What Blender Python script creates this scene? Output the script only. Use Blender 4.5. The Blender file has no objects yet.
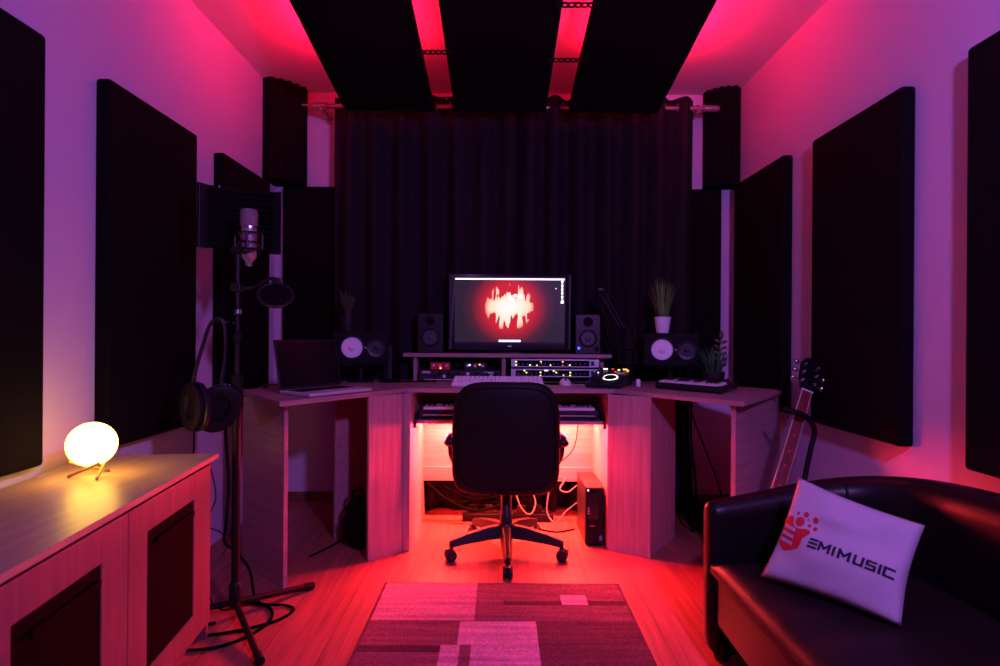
import bpy, bmesh, math, random
from mathutils import Vector, Matrix
random.seed(7)
C = bpy.context.scene.collection
S = bpy.context.scene
R = math.radians

# ------------------------------------------------------------------ materials
def new_mat(name):
    m = bpy.data.materials.new(name); m.use_nodes = True
    nt = m.node_tree
    return m, nt, nt.nodes['Principled BSDF']
def N(nt, t, **k):
    n = nt.nodes.new(t)
    for a, v in k.items(): setattr(n, a, v)
    return n
def mat(name, col, rough=.6, metal=0., spec=.5, bump=0., bscale=200., var=0., vscale=20., coat=0., emit=None, estr=0., stretch=(1, 1, 1)):
    m, nt, p = new_mat(name)
    p.inputs['Base Color'].default_value = (*col, 1)
    p.inputs['Roughness'].default_value = rough
    p.inputs['Metallic'].default_value = metal
    p.inputs['Specular IOR Level'].default_value = spec
    p.inputs['Coat Weight'].default_value = coat
    tc = N(nt, 'ShaderNodeTexCoord'); mp = N(nt, 'ShaderNodeMapping')
    mp.inputs['Scale'].default_value = stretch
    nt.links.new(tc.outputs['Object'], mp.inputs['Vector'])
    if var:
        no = N(nt, 'ShaderNodeTexNoise'); no.inputs['Scale'].default_value = vscale; no.inputs['Detail'].default_value = 4
        nt.links.new(mp.outputs[0], no.inputs['Vector'])
        cr = N(nt, 'ShaderNodeValToRGB')
        cr.color_ramp.elements[0].position = .3; cr.color_ramp.elements[1].position = .7
        cr.color_ramp.elements[0].color = (*[c * (1 - var) for c in col], 1)
        cr.color_ramp.elements[1].color = (*[min(1, c * (1 + var)) for c in col], 1)
        nt.links.new(no.outputs['Fac'], cr.inputs[0]); nt.links.new(cr.outputs[0], p.inputs['Base Color'])
    if bump:
        nb = N(nt, 'ShaderNodeTexNoise'); nb.inputs['Scale'].default_value = bscale; nb.inputs['Detail'].default_value = 3
        nt.links.new(mp.outputs[0], nb.inputs['Vector'])
        b = N(nt, 'ShaderNodeBump'); b.inputs['Strength'].default_value = bump; b.inputs['Distance'].default_value = .004
        nt.links.new(nb.outputs['Fac'], b.inputs['Height']); nt.links.new(b.outputs[0], p.inputs['Normal'])
    if emit:
        p.inputs['Emission Color'].default_value = (*emit, 1); p.inputs['Emission Strength'].default_value = estr
    return m
def wood(name, a, b, axis='X', scale=1., rough=.45, rot=0.):
    """streaky grain running along the chosen axis of the object"""
    m, nt, p = new_mat(name)
    tc = N(nt, 'ShaderNodeTexCoord'); mp = N(nt, 'ShaderNodeMapping')
    sc = {'X': (1.2, 26, 26), 'Y': (26, 1.2, 26), 'Z': (26, 26, 1.2)}[axis]
    mp.inputs['Scale'].default_value = [s * scale for s in sc]
    mp.inputs['Rotation'].default_value = (0, 0, 0)
    r1 = N(nt, 'ShaderNodeVectorRotate', rotation_type='Z_AXIS'); r1.inputs['Angle'].default_value = rot
    nt.links.new(tc.outputs['Object'], r1.inputs['Vector']); nt.links.new(r1.outputs[0], mp.inputs['Vector'])
    no = N(nt, 'ShaderNodeTexNoise'); no.inputs['Scale'].default_value = 2.2; no.inputs['Detail'].default_value = 7; no.inputs['Roughness'].default_value = .65
    nt.links.new(mp.outputs[0], no.inputs['Vector'])
    cr = N(nt, 'ShaderNodeValToRGB'); e = cr.color_ramp.elements
    e[0].position = .32; e[1].position = .68; e[0].color = (*b, 1); e[1].color = (*a, 1)
    nt.links.new(no.outputs['Fac'], cr.inputs[0]); nt.links.new(cr.outputs[0], p.inputs['Base Color'])
    bp = N(nt, 'ShaderNodeBump'); bp.inputs['Strength'].default_value = .12; bp.inputs['Distance'].default_value = .002
    nt.links.new(no.outputs['Fac'], bp.inputs['Height']); nt.links.new(bp.outputs[0], p.inputs['Normal'])
    p.inputs['Roughness'].default_value = rough
    return m
def floor_mat():
    m, nt, p = new_mat('laminate planks')
    tc = N(nt, 'ShaderNodeTexCoord')
    rt = N(nt, 'ShaderNodeVectorRotate', rotation_type='Z_AXIS'); rt.inputs['Angle'].default_value = R(90)
    nt.links.new(tc.outputs['Object'], rt.inputs['Vector'])
    br = N(nt, 'ShaderNodeTexBrick'); br.offset = .37
    br.inputs['Scale'].default_value = 1; br.inputs['Brick Width'].default_value = 1.25; br.inputs['Row Height'].default_value = .19
    br.inputs['Mortar Size'].default_value = .0022; br.inputs['Mortar Smooth'].default_value = .2; br.inputs['Bias'].default_value = 0
    br.inputs['Color1'].default_value = (.42, .135, .10, 1); br.inputs['Color2'].default_value = (.37, .115, .085, 1); br.inputs['Mortar'].default_value = (.24, .08, .05, 1)
    nt.links.new(rt.outputs[0], br.inputs['Vector'])
    mp = N(nt, 'ShaderNodeMapping'); mp.inputs['Scale'].default_value = (1.6, 28, 1)
    nt.links.new(rt.outputs[0], mp.inputs['Vector'])
    no = N(nt, 'ShaderNodeTexNoise'); no.inputs['Scale'].default_value = 1.6; no.inputs['Detail'].default_value = 7; no.inputs['Distortion'].default_value = .6
    nt.links.new(mp.outputs[0], no.inputs['Vector'])
    cr = N(nt, 'ShaderNodeValToRGB'); cr.color_ramp.elements[0].position = .3; cr.color_ramp.elements[1].position = .7
    cr.color_ramp.elements[0].color = (.62, .62, .62, 1); cr.color_ramp.elements[1].color = (1.1, 1.1, 1.1, 1)
    nt.links.new(no.outputs['Fac'], cr.inputs[0])
    mx = N(nt, 'ShaderNodeMix', data_type='RGBA', blend_type='MULTIPLY'); mx.inputs[0].default_value = 1
    nt.links.new(br.outputs['Color'], mx.inputs[6]); nt.links.new(cr.outputs[0], mx.inputs[7])
    nt.links.new(mx.outputs[2], p.inputs['Base Color'])
    p.inputs['Roughness'].default_value = .38
    bp = N(nt, 'ShaderNodeBump'); bp.inputs['Strength'].default_value = .15; bp.inputs['Distance'].default_value = .002; bp.invert = True
    nt.links.new(br.outputs['Fac'], bp.inputs['Height']); nt.links.new(bp.outputs[0], p.inputs['Normal'])
    return m

M = {}
M['absorber'] = mat('dark drape cloth', (.02, .018, .022), .95, spec=.1, bump=.2, bscale=80)  # added dark covering for the unseen front wall, soaks up bounced light
M['wall'] = mat('pale lavender wall paint', (.62, .52, .66), .85, bump=.08, bscale=260)
M['ceil'] = mat('white ceiling paint', (.70, .60, .66), .9, bump=.05, bscale=220)
M['floor'] = floor_mat()
M['skirt'] = mat('dark skirting', (.16, .07, .04), .5, var=.2, vscale=30)
M['fabric'] = mat('black acoustic cloth', (.006, .005, .006), .95, spec=.06, bump=.25, bscale=420)
M['foam'] = mat('charcoal foam', (.008, .007, .008), .98, spec=.05, bump=.4, bscale=300)
M['curtain'] = mat('black curtain cloth', (.018, .015, .020), .92, spec=.08, bump=.2, bscale=500)
OA, OB = (.44, .28, .29), (.29, .175, .18)
M['oakX'] = wood('pale oak grain across', OA, OB, 'X')
M['oakY'] = wood('pale oak grain deep', OA, OB, 'Y')
M['oakZ'] = wood('pale oak grain upright', OA, OB, 'Z')
M['oakL'] = wood('pale oak grain along left wing', OA, OB, 'X', rot=R(-56))
M['oakR'] = wood('pale oak grain along right wing', OA, OB, 'X', rot=R(48))
M['oakE'] = wood('pale oak grain lying on left end panel', OA, OB, 'X', .9, rot=R(41))
M['oakF'] = wood('pale oak grain lying on right end panel', OA, OB, 'X', .9, rot=R(-47))
M['cab'] = wood('shade-toned cabinet oak', (.22, .10, .12), (.15, .065, .075), 'Y', .8)  # same oak as the worktop, darkened: shade of the front put into the colour
M['cabtop'] = wood('lamplit-toned cabinet top oak', (.56, .40, .24), (.40, .27, .16), 'Y', .8, rough=.40)  # lighter, yellower copy of the oak: globe glow put into the colour
M['cabZ'] = wood('shade-toned cabinet oak upright', (.22, .10, .12), (.15, .065, .075), 'Z', .8)
M['wenge'] = mat('dark wenge inset', (.008, .003, .003), .7, spec=.03, var=.3, vscale=12, stretch=(10, 10, 1))
M['leather'] = mat('black leather', (.006, .005, .006), .36, spec=.24, bump=.12, bscale=160)
M['chairleather'] = mat('black chair leather', (.006, .005, .006), .55, spec=.22, bump=.12, bscale=160)
M['seatcloth'] = mat('dark brown leather seat', (.012, .007, .008), .5, spec=.18, bump=.15, bscale=120)
M['plastic'] = mat('black plastic', (.012, .012, .014), .42, spec=.4, bump=.05, bscale=500)
M['matte'] = mat('matte black', (.006, .006, .007), .75, spec=.2, bump=.05, bscale=300)
M['steel'] = mat('black painted steel', (.008, .007, .008), .45, spec=.3, bump=.03, bscale=300)
M['chrome'] = mat('chrome', (.75, .74, .76), .22, metal=1., bump=.02, bscale=300)
M['alu'] = mat('brushed aluminium', (.70, .70, .73), .4, metal=.35, var=.08, vscale=60, stretch=(1, 20, 20))
M['silver'] = mat('silver rack face', (.55, .55, .60), .4, metal=.5, var=.06, vscale=60)
M['white'] = mat('white plastic', (.80, .79, .80), .4, bump=.02, bscale=300)
M['keys'] = mat('ivory white keys', (.78, .77, .80), .35, bump=.02, bscale=300)
M['cone'] = mat('white woofer cone', (.88, .88, .90), .5, bump=.06, bscale=200)
M['ceramic'] = mat('white ceramic', (.86, .86, .88), .3, bump=.02, bscale=90)
M['blackpot'] = mat('black pot', (.016, .016, .018), .4, bump=.04, bscale=90)
M['soil'] = mat('soil', (.03, .02, .015), .95, bump=.6, bscale=80)
M['grass'] = mat('green grass blades', (.15, .34, .06), .6, var=.45, vscale=14)
M['grassd'] = mat('dark green blades', (.05, .20, .07), .55, var=.4, vscale=14)
M['leaf'] = mat('dark leaf', (.07, .085, .035), .5, var=.3, vscale=12)
M['rod'] = mat('curtain rod metal', (.40, .32, .30), .35, metal=.6, bump=.02, bscale=80)
M['glass_black'] = mat('glossy black glass', (.006, .006, .008), .12, spec=.5, bump=.01, bscale=40)
M['dustcone'] = mat('grey paper cone', (.055, .052, .07), .5, bump=.05, bscale=200)
M['bezel'] = mat('monitor bezel', (.030, .028, .040), .4, spec=.4, bump=.02, bscale=300)
M['red'] = mat('red anodised front', (.55, .02, .03), .4, var=.1, vscale=30)
M['redprint'] = mat('red print on cotton', (.55, .012, .022), .9, bump=.2, bscale=500)
M['blackprint'] = mat('black print on cotton', (.012, .011, .02), .9, bump=.2, bscale=500)
M['cotton'] = mat('pale cotton', (.47, .45, .48), .95, spec=.2, bump=.35, bscale=380)
M['cable'] = mat('black cable', (.002, .002, .002), .8, spec=.02, bump=.05, bscale=300)
M['whitecable'] = mat('pale cable', (.16, .13, .13), .5, bump=.05, bscale=300)
M['mahogany'] = wood('red guitar wood', (.34, .045, .03), (.22, .02, .015), 'Z', 1.2, .25)
M['maple'] = wood('pale neck binding', (.72, .55, .38), (.60, .44, .30), 'Z', 1.2, .35)
M['fret'] = wood('rosewood fretboard', (.22, .022, .02), (.14, .014, .012), 'Z', 1.2, .4)
M['brass'] = mat('wooden lamp stand', (.26, .14, .05), .4, var=.2, vscale=30)
M['globe'] = mat('warm glowing globe', (.9, .85, .75), .6, emit=(1., .53, .06), estr=14.0, var=.05, vscale=12)
M['led_white'] = mat('white indicator', (.8, .8, .8), .5, emit=(1, .95, .95), estr=2.0, var=.02)
M['led_yellow'] = mat('yellow indicator', (.8, .8, .3), .5, emit=(.80, 1., .16), estr=2.2, var=.02)
M['led_orange'] = mat('orange indicator', (.8, .4, .1), .5, emit=(1, .42, .10), estr=2.6, var=.02)
M['led_blue'] = mat('blue indicator', (.1, .2, .9), .5, emit=(.02, .08, 1), estr=4.0, var=.02)
M['led_red'] = mat('red indicator', (.9, .1, .1), .5, emit=(1, .05, .05), estr=1.2, var=.02)
M['led_strip'] = mat('red led tape', (.8, .2, .2), .5, emit=(1, .03, .08), estr=14.0, var=.02)
M['led_desk'] = mat('red led tape below the desk', (.8, .2, .2), .5, emit=(1, .062, .042), estr=650.0, var=.02)
M['bluesticker'] = mat('blue sticker', (.05, .20, .50), .4, var=.1)
M['mic'] = mat('satin nickel microphone', (.48, .42, .45), .38, metal=.75, bump=.03, bscale=200)
M['mesh'] = mat('microphone grille', (.26, .20, .22), .5, metal=.5, bump=.9, bscale=420)
M['elastic'] = mat('dark red elastic', (.30, .02, .03), .8, bump=.1, bscale=300)
M['screen_dark'] = mat('laptop screen', (.006, .005, .007), .18, spec=.5, bump=.01, bscale=20)

# ------------------------------------------------------------------ mesh builder
class MB:
    def __init__(s): s.v = []; s.f = []; s.sm = []
    def add(s, vs, fs, smooth=False):
        o = len(s.v); s.v += [Vector(p) for p in vs]
        for f in fs: s.f.append([o + i for i in f]); s.sm.append(smooth)
        return s
    def box(s, x0, y0, z0, x1, y1, z1):
        x0, x1 = sorted((x0, x1)); y0, y1 = sorted((y0, y1)); z0, z1 = sorted((z0, z1))
        vs = [(x, y, z) for z in (z0, z1) for y in (y0, y1) for x in (x0, x1)]
        return s.add(vs, [(0, 2, 3, 1), (4, 5, 7, 6), (0, 1, 5, 4), (2, 6, 7, 3), (0, 4, 6, 2), (1, 3, 7, 5)])
    def prism(s, pts, z0, z1):
        """pts: ccw outline in x,y"""
        a = sum(p[0] * q[1] - q[0] * p[1] for p, q in zip(pts, pts[1:] + pts[:1]))
        if a < 0: pts = pts[::-1]
        n = len(pts)
        vs = [(p[0], p[1], z0) for p in pts] + [(p[0], p[1], z1) for p in pts]
        return s.add(vs, [tuple(range(n))[::-1], tuple(range(n, 2 * n))] + [(i, (i + 1) % n, n + (i + 1) % n, n + i) for i in range(n)])
    def wallboard(s, a, b, t, z0, z1):
        """upright board between two floor points, thickness t to the left of a->b"""
        a = Vector(a); b = Vector(b); d = (b - a).normalized(); n = Vector((-d.y, d.x)) * t
        return s.prism([tuple(a), tuple(b), tuple(b + n), tuple(a + n)], z0, z1)
    def tube(s, pts, r, seg=8, caps=True):
        pts = [Vector(p) for p in pts]; rs = r if isinstance(r, (list, tuple)) else [r] * len(pts)
        rings = []; up = None
        for i, p in enumerate(pts):
            t = (pts[min(i + 1, len(pts) - 1)] - pts[max(i - 1, 0)]).normalized()
            if up is None:
                up = Vector((0, 0, 1)) if abs(t.z) < .9 else Vector((1, 0, 0))
            x = t.cross(up).normalized(); y = x.cross(t).normalized(); up = y
            rings.append([p + (x * math.cos(2 * math.pi * k / seg) + y * math.sin(2 * math.pi * k / seg)) * rs[i] for k in range(seg)])
        vs = [q for g in rings for q in g]
        fs = [(i * seg + k, i * seg + (k + 1) % seg, (i + 1) * seg + (k + 1) % seg, (i + 1) * seg + k) for i in range(len(pts) - 1) for k in range(seg)]
        s.add(vs, fs, True)
        if caps:
            o = len(s.v) - len(vs)
            s.f.append([o + k for k in range(seg)][::-1]); s.sm.append(False)
            e = o + (len(pts) - 1) * seg
            s.f.append([e + k for k in range(seg)]); s.sm.append(False)
        return s
    def lathe(s, prof, c=(0, 0, 0), axis=(0, 0, 1), seg=28, sx=1., sy=1.):
        """prof: list of (radius, height) along the axis"""
        ax = Vector(axis).normalized(); q = Vector((0, 0, 1)).rotation_difference(ax); c = Vector(c)
        vs = []; fs = []
        for r, hh in prof:
            for k in range(seg):
                a = 2 * math.pi * k / seg
                vs.append(c + q @ Vector((r * math.cos(a) * sx, r * math.sin(a) * sy, hh)))
        for i in range(len(prof) - 1):
            for k in range(seg):
                fs.append((i * seg + k, i * seg + (k + 1) % seg, (i + 1) * seg + (k + 1) % seg, (i + 1) * seg + k))
        s.add(vs, fs, True); o = len(s.v) - len(vs)
        if prof[0][0] > 1e-6: s.f.append([o + k for k in range(seg)][::-1]); s.sm.append(False)
        if prof[-1][0] > 1e-6:
            e = o + (len(prof) - 1) * seg; s.f.append([e + k for k in range(seg)]); s.sm.append(False)
        return s
    def ball(s, c, r, seg=16, rings=10, sx=1, sy=1, sz=1):
        vs = []; fs = []; c = Vector(c)
        for i in range(rings + 1):
            th = math.pi * i / rings
            for k in range(seg):
                a = 2 * math.pi * k / seg
                vs.append(c + Vector((math.sin(th) * math.cos(a) * r * sx, math.sin(th) * math.sin(a) * r * sy, -math.cos(th) * r * sz)))
        for i in range(rings):
            for k in range(seg):
                fs.append((i * seg + k, i * seg + (k + 1) % seg, (i + 1) * seg + (k + 1) % seg, (i + 1) * seg + k))
        return s.add(vs, fs, True)
    def xf(s, mtx):
        s.v = [mtx @ p for p in s.v]; return s
    def build(s, name, m, parent=None, bevel=0., bseg=2, smooth=False, subsurf=0, solid=0., local=False):
        me = bpy.data.meshes.new(name)
        off = Vector((0, 0, 0))
        if parent is not None and not local:
            off = WORLD.get(parent.name, Vector((0, 0, 0)))
        me.from_pydata([tuple(p - off) for p in s.v], [], s.f); me.validate()
        bm = bmesh.new(); bm.from_mesh(me)
        bmesh.ops.remove_doubles(bm, verts=bm.verts, dist=1e-6)
        bmesh.ops.recalc_face_normals(bm, faces=bm.faces)
        bm.to_mesh(me); bm.free()
        if smooth or any(s.sm):
            fl = [True] * len(me.polygons) if smooth else [len(p.vertices) == 4 for p in me.polygons]
            me.polygons.foreach_set('use_smooth', fl)
        me.materials.append(m)
        o = bpy.data.objects.new(name, me); C.objects.link(o)
        if parent is not None:
            o.parent = parent; WORLD[o.name] = off
        if solid:
            d = o.modifiers.new('thickness', 'SOLIDIFY'); d.thickness = solid; d.offset = 0
        if bevel:
            d = o.modifiers.new('bevel', 'BEVEL'); d.width = bevel; d.segments = bseg; d.limit_method = 'ANGLE'; d.angle_limit = R(40)
            if not smooth: me.polygons.foreach_set('use_smooth', [True] * len(me.polygons))
            w = o.modifiers.new('normals', 'WEIGHTED_NORMAL'); w.keep_sharp = True
        elif not smooth and any(s.sm):
            try: me.set_sharp_from_angle(angle=R(50))
            except Exception: pass
        if subsurf:
            d = o.modifiers.new('subdivision', 'SUBSURF'); d.levels = subsurf; d.render_levels = subsurf
        return o
WORLD = {}
def thing(name, label, cat, loc=(0, 0, 0), rotz=0., group=None):
    o = bpy.data.objects.new(name, None); C.objects.link(o); o.empty_display_size = .05
    o.location = loc; o.rotation_euler = (0, 0, rotz); o['label'] = label; o['category'] = cat
    if group: o['group'] = group
    WORLD[o.name] = Vector(loc) if not rotz else Vector((0, 0, 0))
    return o
def tag(o, label, cat, group=None):
    o['label'] = label; o['category'] = cat
    if group: o['group'] = group
    return o
def struct(o): o['kind'] = 'structure'; return o
def spline(pts, n=8):
    """Catmull-Rom through the points"""
    P = [Vector(p) for p in pts]; P = [P[0] * 2 - P[1]] + P + [P[-1] * 2 - P[-2]]
    out = []
    for i in range(1, len(P) - 2):
        for k in range(n):
            t = k / n; a, b, c, d = P[i - 1], P[i], P[i + 1], P[i + 2]
            out.append(.5 * ((2 * b) + (c - a) * t + (2 * a - 5 * b + 4 * c - d) * t * t + (3 * b - a - 3 * c + d) * t ** 3))
    out.append(P[-2]); return out
def dup(root, loc, rotz=None, label=None):
    r = root.copy(); C.objects.link(r); r.location = loc
    if rotz is not None: r.rotation_euler = (0, 0, rotz)
    if label: r['label'] = label
    for ch in list(root.children):
        c = ch.copy(); C.objects.link(c); c.parent = r
        for g in list(ch.children):
            d = g.copy(); C.objects.link(d); d.parent = c
    return r

# ------------------------------------------------------------------ room
XL, XR, YB, YF, H = -1.392, 1.433, 3.43, -2.3, 2.516
T = .08
struct(MB().box(XL - T, YF - T, -.06, XR + T, YB + T, 0).build('floor', M['floor']))
struct(MB().box(XL - T, YF - T, H, XR + T, YB + T, H + .06).build('ceiling', M['ceil']))
struct(MB().box(XL - T, YF - T, 0, XL, YB + T, H).build('wall_left', M['wall']))
struct(MB().box(XR, YF - T, 0, XR + T, YB + T, H).build('wall_right', M['wall']))
struct(MB().box(XL, YB, 0, XR, YB + T, H).build('wall_back', M['wall']))
struct(MB().box(XL, YF - T, 0, XR, YF, H).build('wall_front', M['absorber']))
struct(MB().box(XL, YB - .012, 0, XR, YB, .055).build('baseboard_back', M['skirt'], bevel=.003))

# ------------------------------------------------------------------ acoustic panels on the walls
def soft_panel(name, label, x0, y0, z0, x1, y1, z1, group):
    o = MB().box(x0, y0, z0, x1, y1, z1).build(name, M['fabric'], bevel=.012, bseg=3)
    return tag(o, label, 'acoustic panel', group)
PT = .052
GL, GR = 'acoustic panels along the left wall', 'acoustic panels along the right wall'
soft_panel('acoustic_panel', 'black acoustic panel on the left wall above the oak cabinet, cut by the photo edge', XL, 1.06, .64, XL + PT, 1.64, 1.905, GL)
soft_panel('acoustic_panel', 'black acoustic panel in the middle of the left wall, behind the glowing globe', XL, 1.903, .63, XL + PT, 2.458, 1.905, GL)
soft_panel('acoustic_panel', 'black acoustic panel on the left wall behind the recording shield, deepest of three', XL, 2.685, .64, XL + PT, 3.235, 1.905, GL)
soft_panel('acoustic_panel', 'black acoustic panel on the right wall over the sofa, cut by the photo edge', XR - PT, 1.08, .645, XR, 1.655, 1.895, GR)
soft_panel('acoustic_panel', 'large black acoustic panel in the middle of the right wall, above the guitar stand', XR - PT, 1.918, .655, XR, 2.475, 1.905, GR)
soft_panel('acoustic_panel', 'black acoustic panel on the right wall beside the right desk end, deepest of three', XR - PT, 2.725, .66, XR, 3.30, 1.925, GR)
soft_panel('acoustic_panel', 'narrow black panel on the back wall left of the curtain, below the bass trap', -1.327, YB - .05, .66, -1.015, YB, 1.925, 'narrow panels on the back wall')
soft_panel('acoustic_panel', 'narrow black panel on the back wall right of the curtain, below the bass trap', 1.03, YB - .05, .66, 1.345, YB, 1.925, 'narrow panels on the back wall')

def bass_trap(label, s):
    """ridged foam wedge standing in the upper corner; s=-1 left, +1 right"""
    X = XL if s < 0 else XR
    # corner, along side wall, then ridged diagonal face, to back wall
    a = Vector((X, YB - (.19 if s < 0 else .10))); b = Vector((X - s * .190, YB))
    d = (b - a); n = Vector((-d.y, d.x)).normalized()
    if n.y > 0: n = -n
    pts = [(X, YB), tuple(a)]
    k = 22
    for i in range(k + 1):
        t = i / k
        off = .035 + (.014 if (i // 2) % 2 else -.002) + .03 * math.sin(math.pi * t)
        if i in (0, k): off = .0
        q = a + d * t + n * off
        q.x = max(XL, min(XR, q.x)); q.y = min(YB, q.y)
        pts.append((q.x, q.y))
    o = MB().prism(pts, 1.932, H).build('bass_trap', M['foam'])
    return tag(o, label, 'bass trap', 'ridged corner bass traps')
bass_trap('charcoal ridged corner bass trap at the ceiling left of the curtain', -1)
bass_trap('charcoal ridged corner bass trap at the ceiling right of the curtain', 1)

# ------------------------------------------------------------------ ceiling cloud panels
def cz(y): return 2.392 - .1434 * (y - 2.268)
def cloud(label, x0, x1):
    y0, y1 = 1.80, 3.10; t = .042; ym = (y0 + y1) / 2
    th = thing('ceiling_panel', label, 'ceiling panel', ((x0 + x1) / 2, ym, cz(ym)), 0, 'black panels under the ceiling')
    m = MB(); nx, ny = 8, 16; vs = []; fs = []
    for j in range(ny + 1):
        for i in range(nx + 1):
            u, v = i / nx, j / ny
            y = y0 + (y1 - y0) * v
            vs.append((x0 + (x1 - x0) * u, y, cz(y) - .006 * math.sin(math.pi * u) * math.sin(math.pi * v) + .0012 * math.sin(31 * v + 5 * u)))
    for j in range(ny):
        for i in range(nx):
            k = j * (nx + 1) + i; fs.append((k, k + 1, k + nx + 2, k + nx + 1))
    m.add(vs, fs)
    top = [(p[0], p[1], cz(p[1]) + t) for p in vs]; m.add(top, [f[::-1] for f in fs])
    n1 = nx + 1; o = len(vs)
    ring = [i for i in range(n1)] + [j * n1 + nx for j in range(1, ny + 1)] + [ny * n1 + i for i in range(nx - 1, -1, -1)] + [j * n1 for j in range(ny - 1, 0, -1)]
    for a, b in zip(ring, ring[1:] + ring[:1]): m.f.append([a, b, b + o, a + o]); m.sm.append(False)
    m.build('cloth_cover', M['fabric'], th, smooth=False)
    h = MB()
    for x in (x0 + .1, x1 - .1):
        for y in (2.0, 2.95): h.tube([(x, y, cz(y) + t - .005), (x, y, H)], .003, 6)
    h.build('hanger', M['steel'], th)
    return th, t
CL, t_ = cloud('left black ceiling panel hanging before the curtain', -.87, -.378)
CM, _ = cloud('middle black ceiling panel between the two red gaps', -.26, .246)
CR, _ = cloud('right black ceiling panel hanging before the curtain', .375, .87)
def led_tape(x, parent, y0=2.08, y1=2.80):
    MB().add([(x - .005, y0, cz(y0) + t_ + .0015), (x + .005, y0, cz(y0) + t_ + .0015), (x + .005, y1, cz(y1) + t_ + .0015), (x - .005, y1, cz(y1) + t_ + .0015)], [(0, 1, 2, 3)]).build('led_tape', M['led_strip'], parent, solid=.002)
for x, p in ((-.80, CL), (-.45, CL), (.45, CR), (.80, CR)): led_tape(x, p)
def strap(label, xa, xb, y):
    """perforated steel band bridging the gap between two ceiling panels"""
    m = MB(); w = .034; L = (xb - xa) + .06; x0 = xa - .03; z = .0
    n = 7
    for i in range(n):
        xa_ = x0 + L * i / n; xb_ = x0 + L * (i + 1) / n; c = (xa_ + xb_) / 2; r = L / n * .3
        k = 12; ring = [(c + r * math.cos(2 * math.pi * q / k + math.pi / k), r * math.sin(2 * math.pi * q / k + math.pi / k)) for q in range(k)]
        outer = []
        for cx, cy in ring:
            dx, dy = cx - c, cy
            s_ = min((xb_ - c) / max(1e-9, abs(dx)), (w / 2) / max(1e-9, abs(dy)))
            outer.append((c + dx * s_, dy * s_))
        vs = [(p[0], y + p[1], cz(y + p[1]) - .009) for p in ring + outer]
        m.add(vs, [(q, (q + 1) % k, k + (q + 1) % k, k + q) for q in range(k)])
    for xx in (xa - .015, xb + .015):
        m.tube([(xx, y, cz(y) - .014), (xx, y, cz(y) + .002)], .006, 8)
    o = m.build('perforated_strap', M['steel'], solid=.002)
    tag(o, label, 'strap', 'perforated straps joining the ceiling panels')
strap('perforated black strap across the left red gap, nearer the camera', -.378, -.26, 2.577)
strap('perforated black strap across the left red gap, nearest the curtain', -.378, -.26, 2.957)
strap('perforated black strap across the right red gap at the top photo edge', .246, .375, 2.272)
strap('perforated black strap across the right red gap, middle of its three', .246, .375, 2.628)
strap('perforated black strap across the right red gap, nearest the curtain', .246, .375, 3.01)

# ------------------------------------------------------------------ curtain rod and curtains
RY, RZ = 3.27, 2.368
rod = thing('curtain_rod', 'metal double curtain rod across the back wall under the ceiling', 'curtain rod', (0, RY, RZ))
MB().tube([(-1.02, RY, RZ), (1.20, RY, RZ)], .0135, 14).build('front_rod', M['rod'], rod)
MB().tube([(-1.20, RY + .075, RZ + .035), (1.22, RY + .075, RZ + .035)], .007, 10).build('rear_rod', M['rod'], rod)
for s_, x in ((-1, -1.02), (1, 1.18)):
    MB().lathe([(.0135, 0), (.021, .004), (.021, .014), (.016, .018), (.019, .03), (.019, .085), (.012, .10), (.001, .104)], (x, RY, RZ), (s_, 0, 0), 18).build('finial', M['rod'], rod)
for x in (-1.06, 0.1, 1.155):
    b = MB(); b.box(x - .009, RY - .012, RZ - .028, x + .009, YB, RZ - .014); b.box(x - .016, YB - .006, RZ - .05, x + .016, YB, RZ + .03)
    b.tube([(x, RY + .075, RZ - .014), (x, RY + .075, RZ + .036)], .006, 8); b.lathe([(.019, -.008), (.019, .008)], (x, RY, RZ), (1, 0, 0), 16)
    b.build('bracket', M['rod'], rod)
def curtain(label, x0, x1, waves, ph, seed):
    rnd = random.Random(seed); nx = waves * 14; nz = 26; vs = []; fs = []
    ztop, zbot = 2.425, .02
    am = [rnd.uniform(.7, 1.1) for _ in range(waves + 2)]; dr = [rnd.uniform(-.02, .02) for _ in range(waves + 2)]
    for j in range(nz + 1):
        z = ztop + (zbot - ztop) * j / nz; f = j / nz
        for i in range(nx + 1):
            u = i / nx; w = u * waves; k = int(w); tt = w - k
            A = (am[k] * (1 - tt) + am[k + 1] * tt) * (.040 + .012 * f)
            D = (dr[k] * (1 - tt) + dr[k + 1] * tt) * f
            x = x0 + (x1 - x0) * u + D * .8 + .010 * math.sin(2 * math.pi * 2 * w + 1.1) * f
            yy = RY - .004 + A * math.sin(2 * math.pi * w + ph + .5 * math.sin(1.7 * f + k)) + .006 * math.sin(9 * w + 4 * f) * f
            vs.append((x, yy, z))
    for j in range(nz):
        for i in range(nx):
            q = j * (nx + 1) + i; fs.append((q, q + 1, q + nx + 2, q + nx + 1))
    th = thing('curtain', label, 'curtain', ((x0 + x1) / 2, RY, 0), 0, 'black curtains on the rod')
    MB().add(vs, fs, True).build('curtain_cloth', M['curtain'], th, smooth=True, solid=.003)
    for i in range(waves * 2):
        w = (i + .5) / 2; # eyelets sit where the cloth crosses the rod
        w = (i * math.pi - ph) / (2 * math.pi)
        if w < .02 or w > waves - .02: continue
        x = x0 + (x1 - x0) * w / waves
        m = MB(); pts = [(x, RY + .024 * math.cos(a), RZ + .024 * math.sin(a)) for a in [2 * math.pi * q / 16 for q in range(17)]]
        m.tube(pts, .0035, 6, False); m.build('eyelet', M['rod'], th)
    return th
curtain('left half of the long black curtain, behind the left studio speaker', -.985, .10, 7, .6, 3)
curtain('right half of the long black curtain, behind the white grass pot', .09, 1.135, 7, 1.2, 5)

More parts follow.
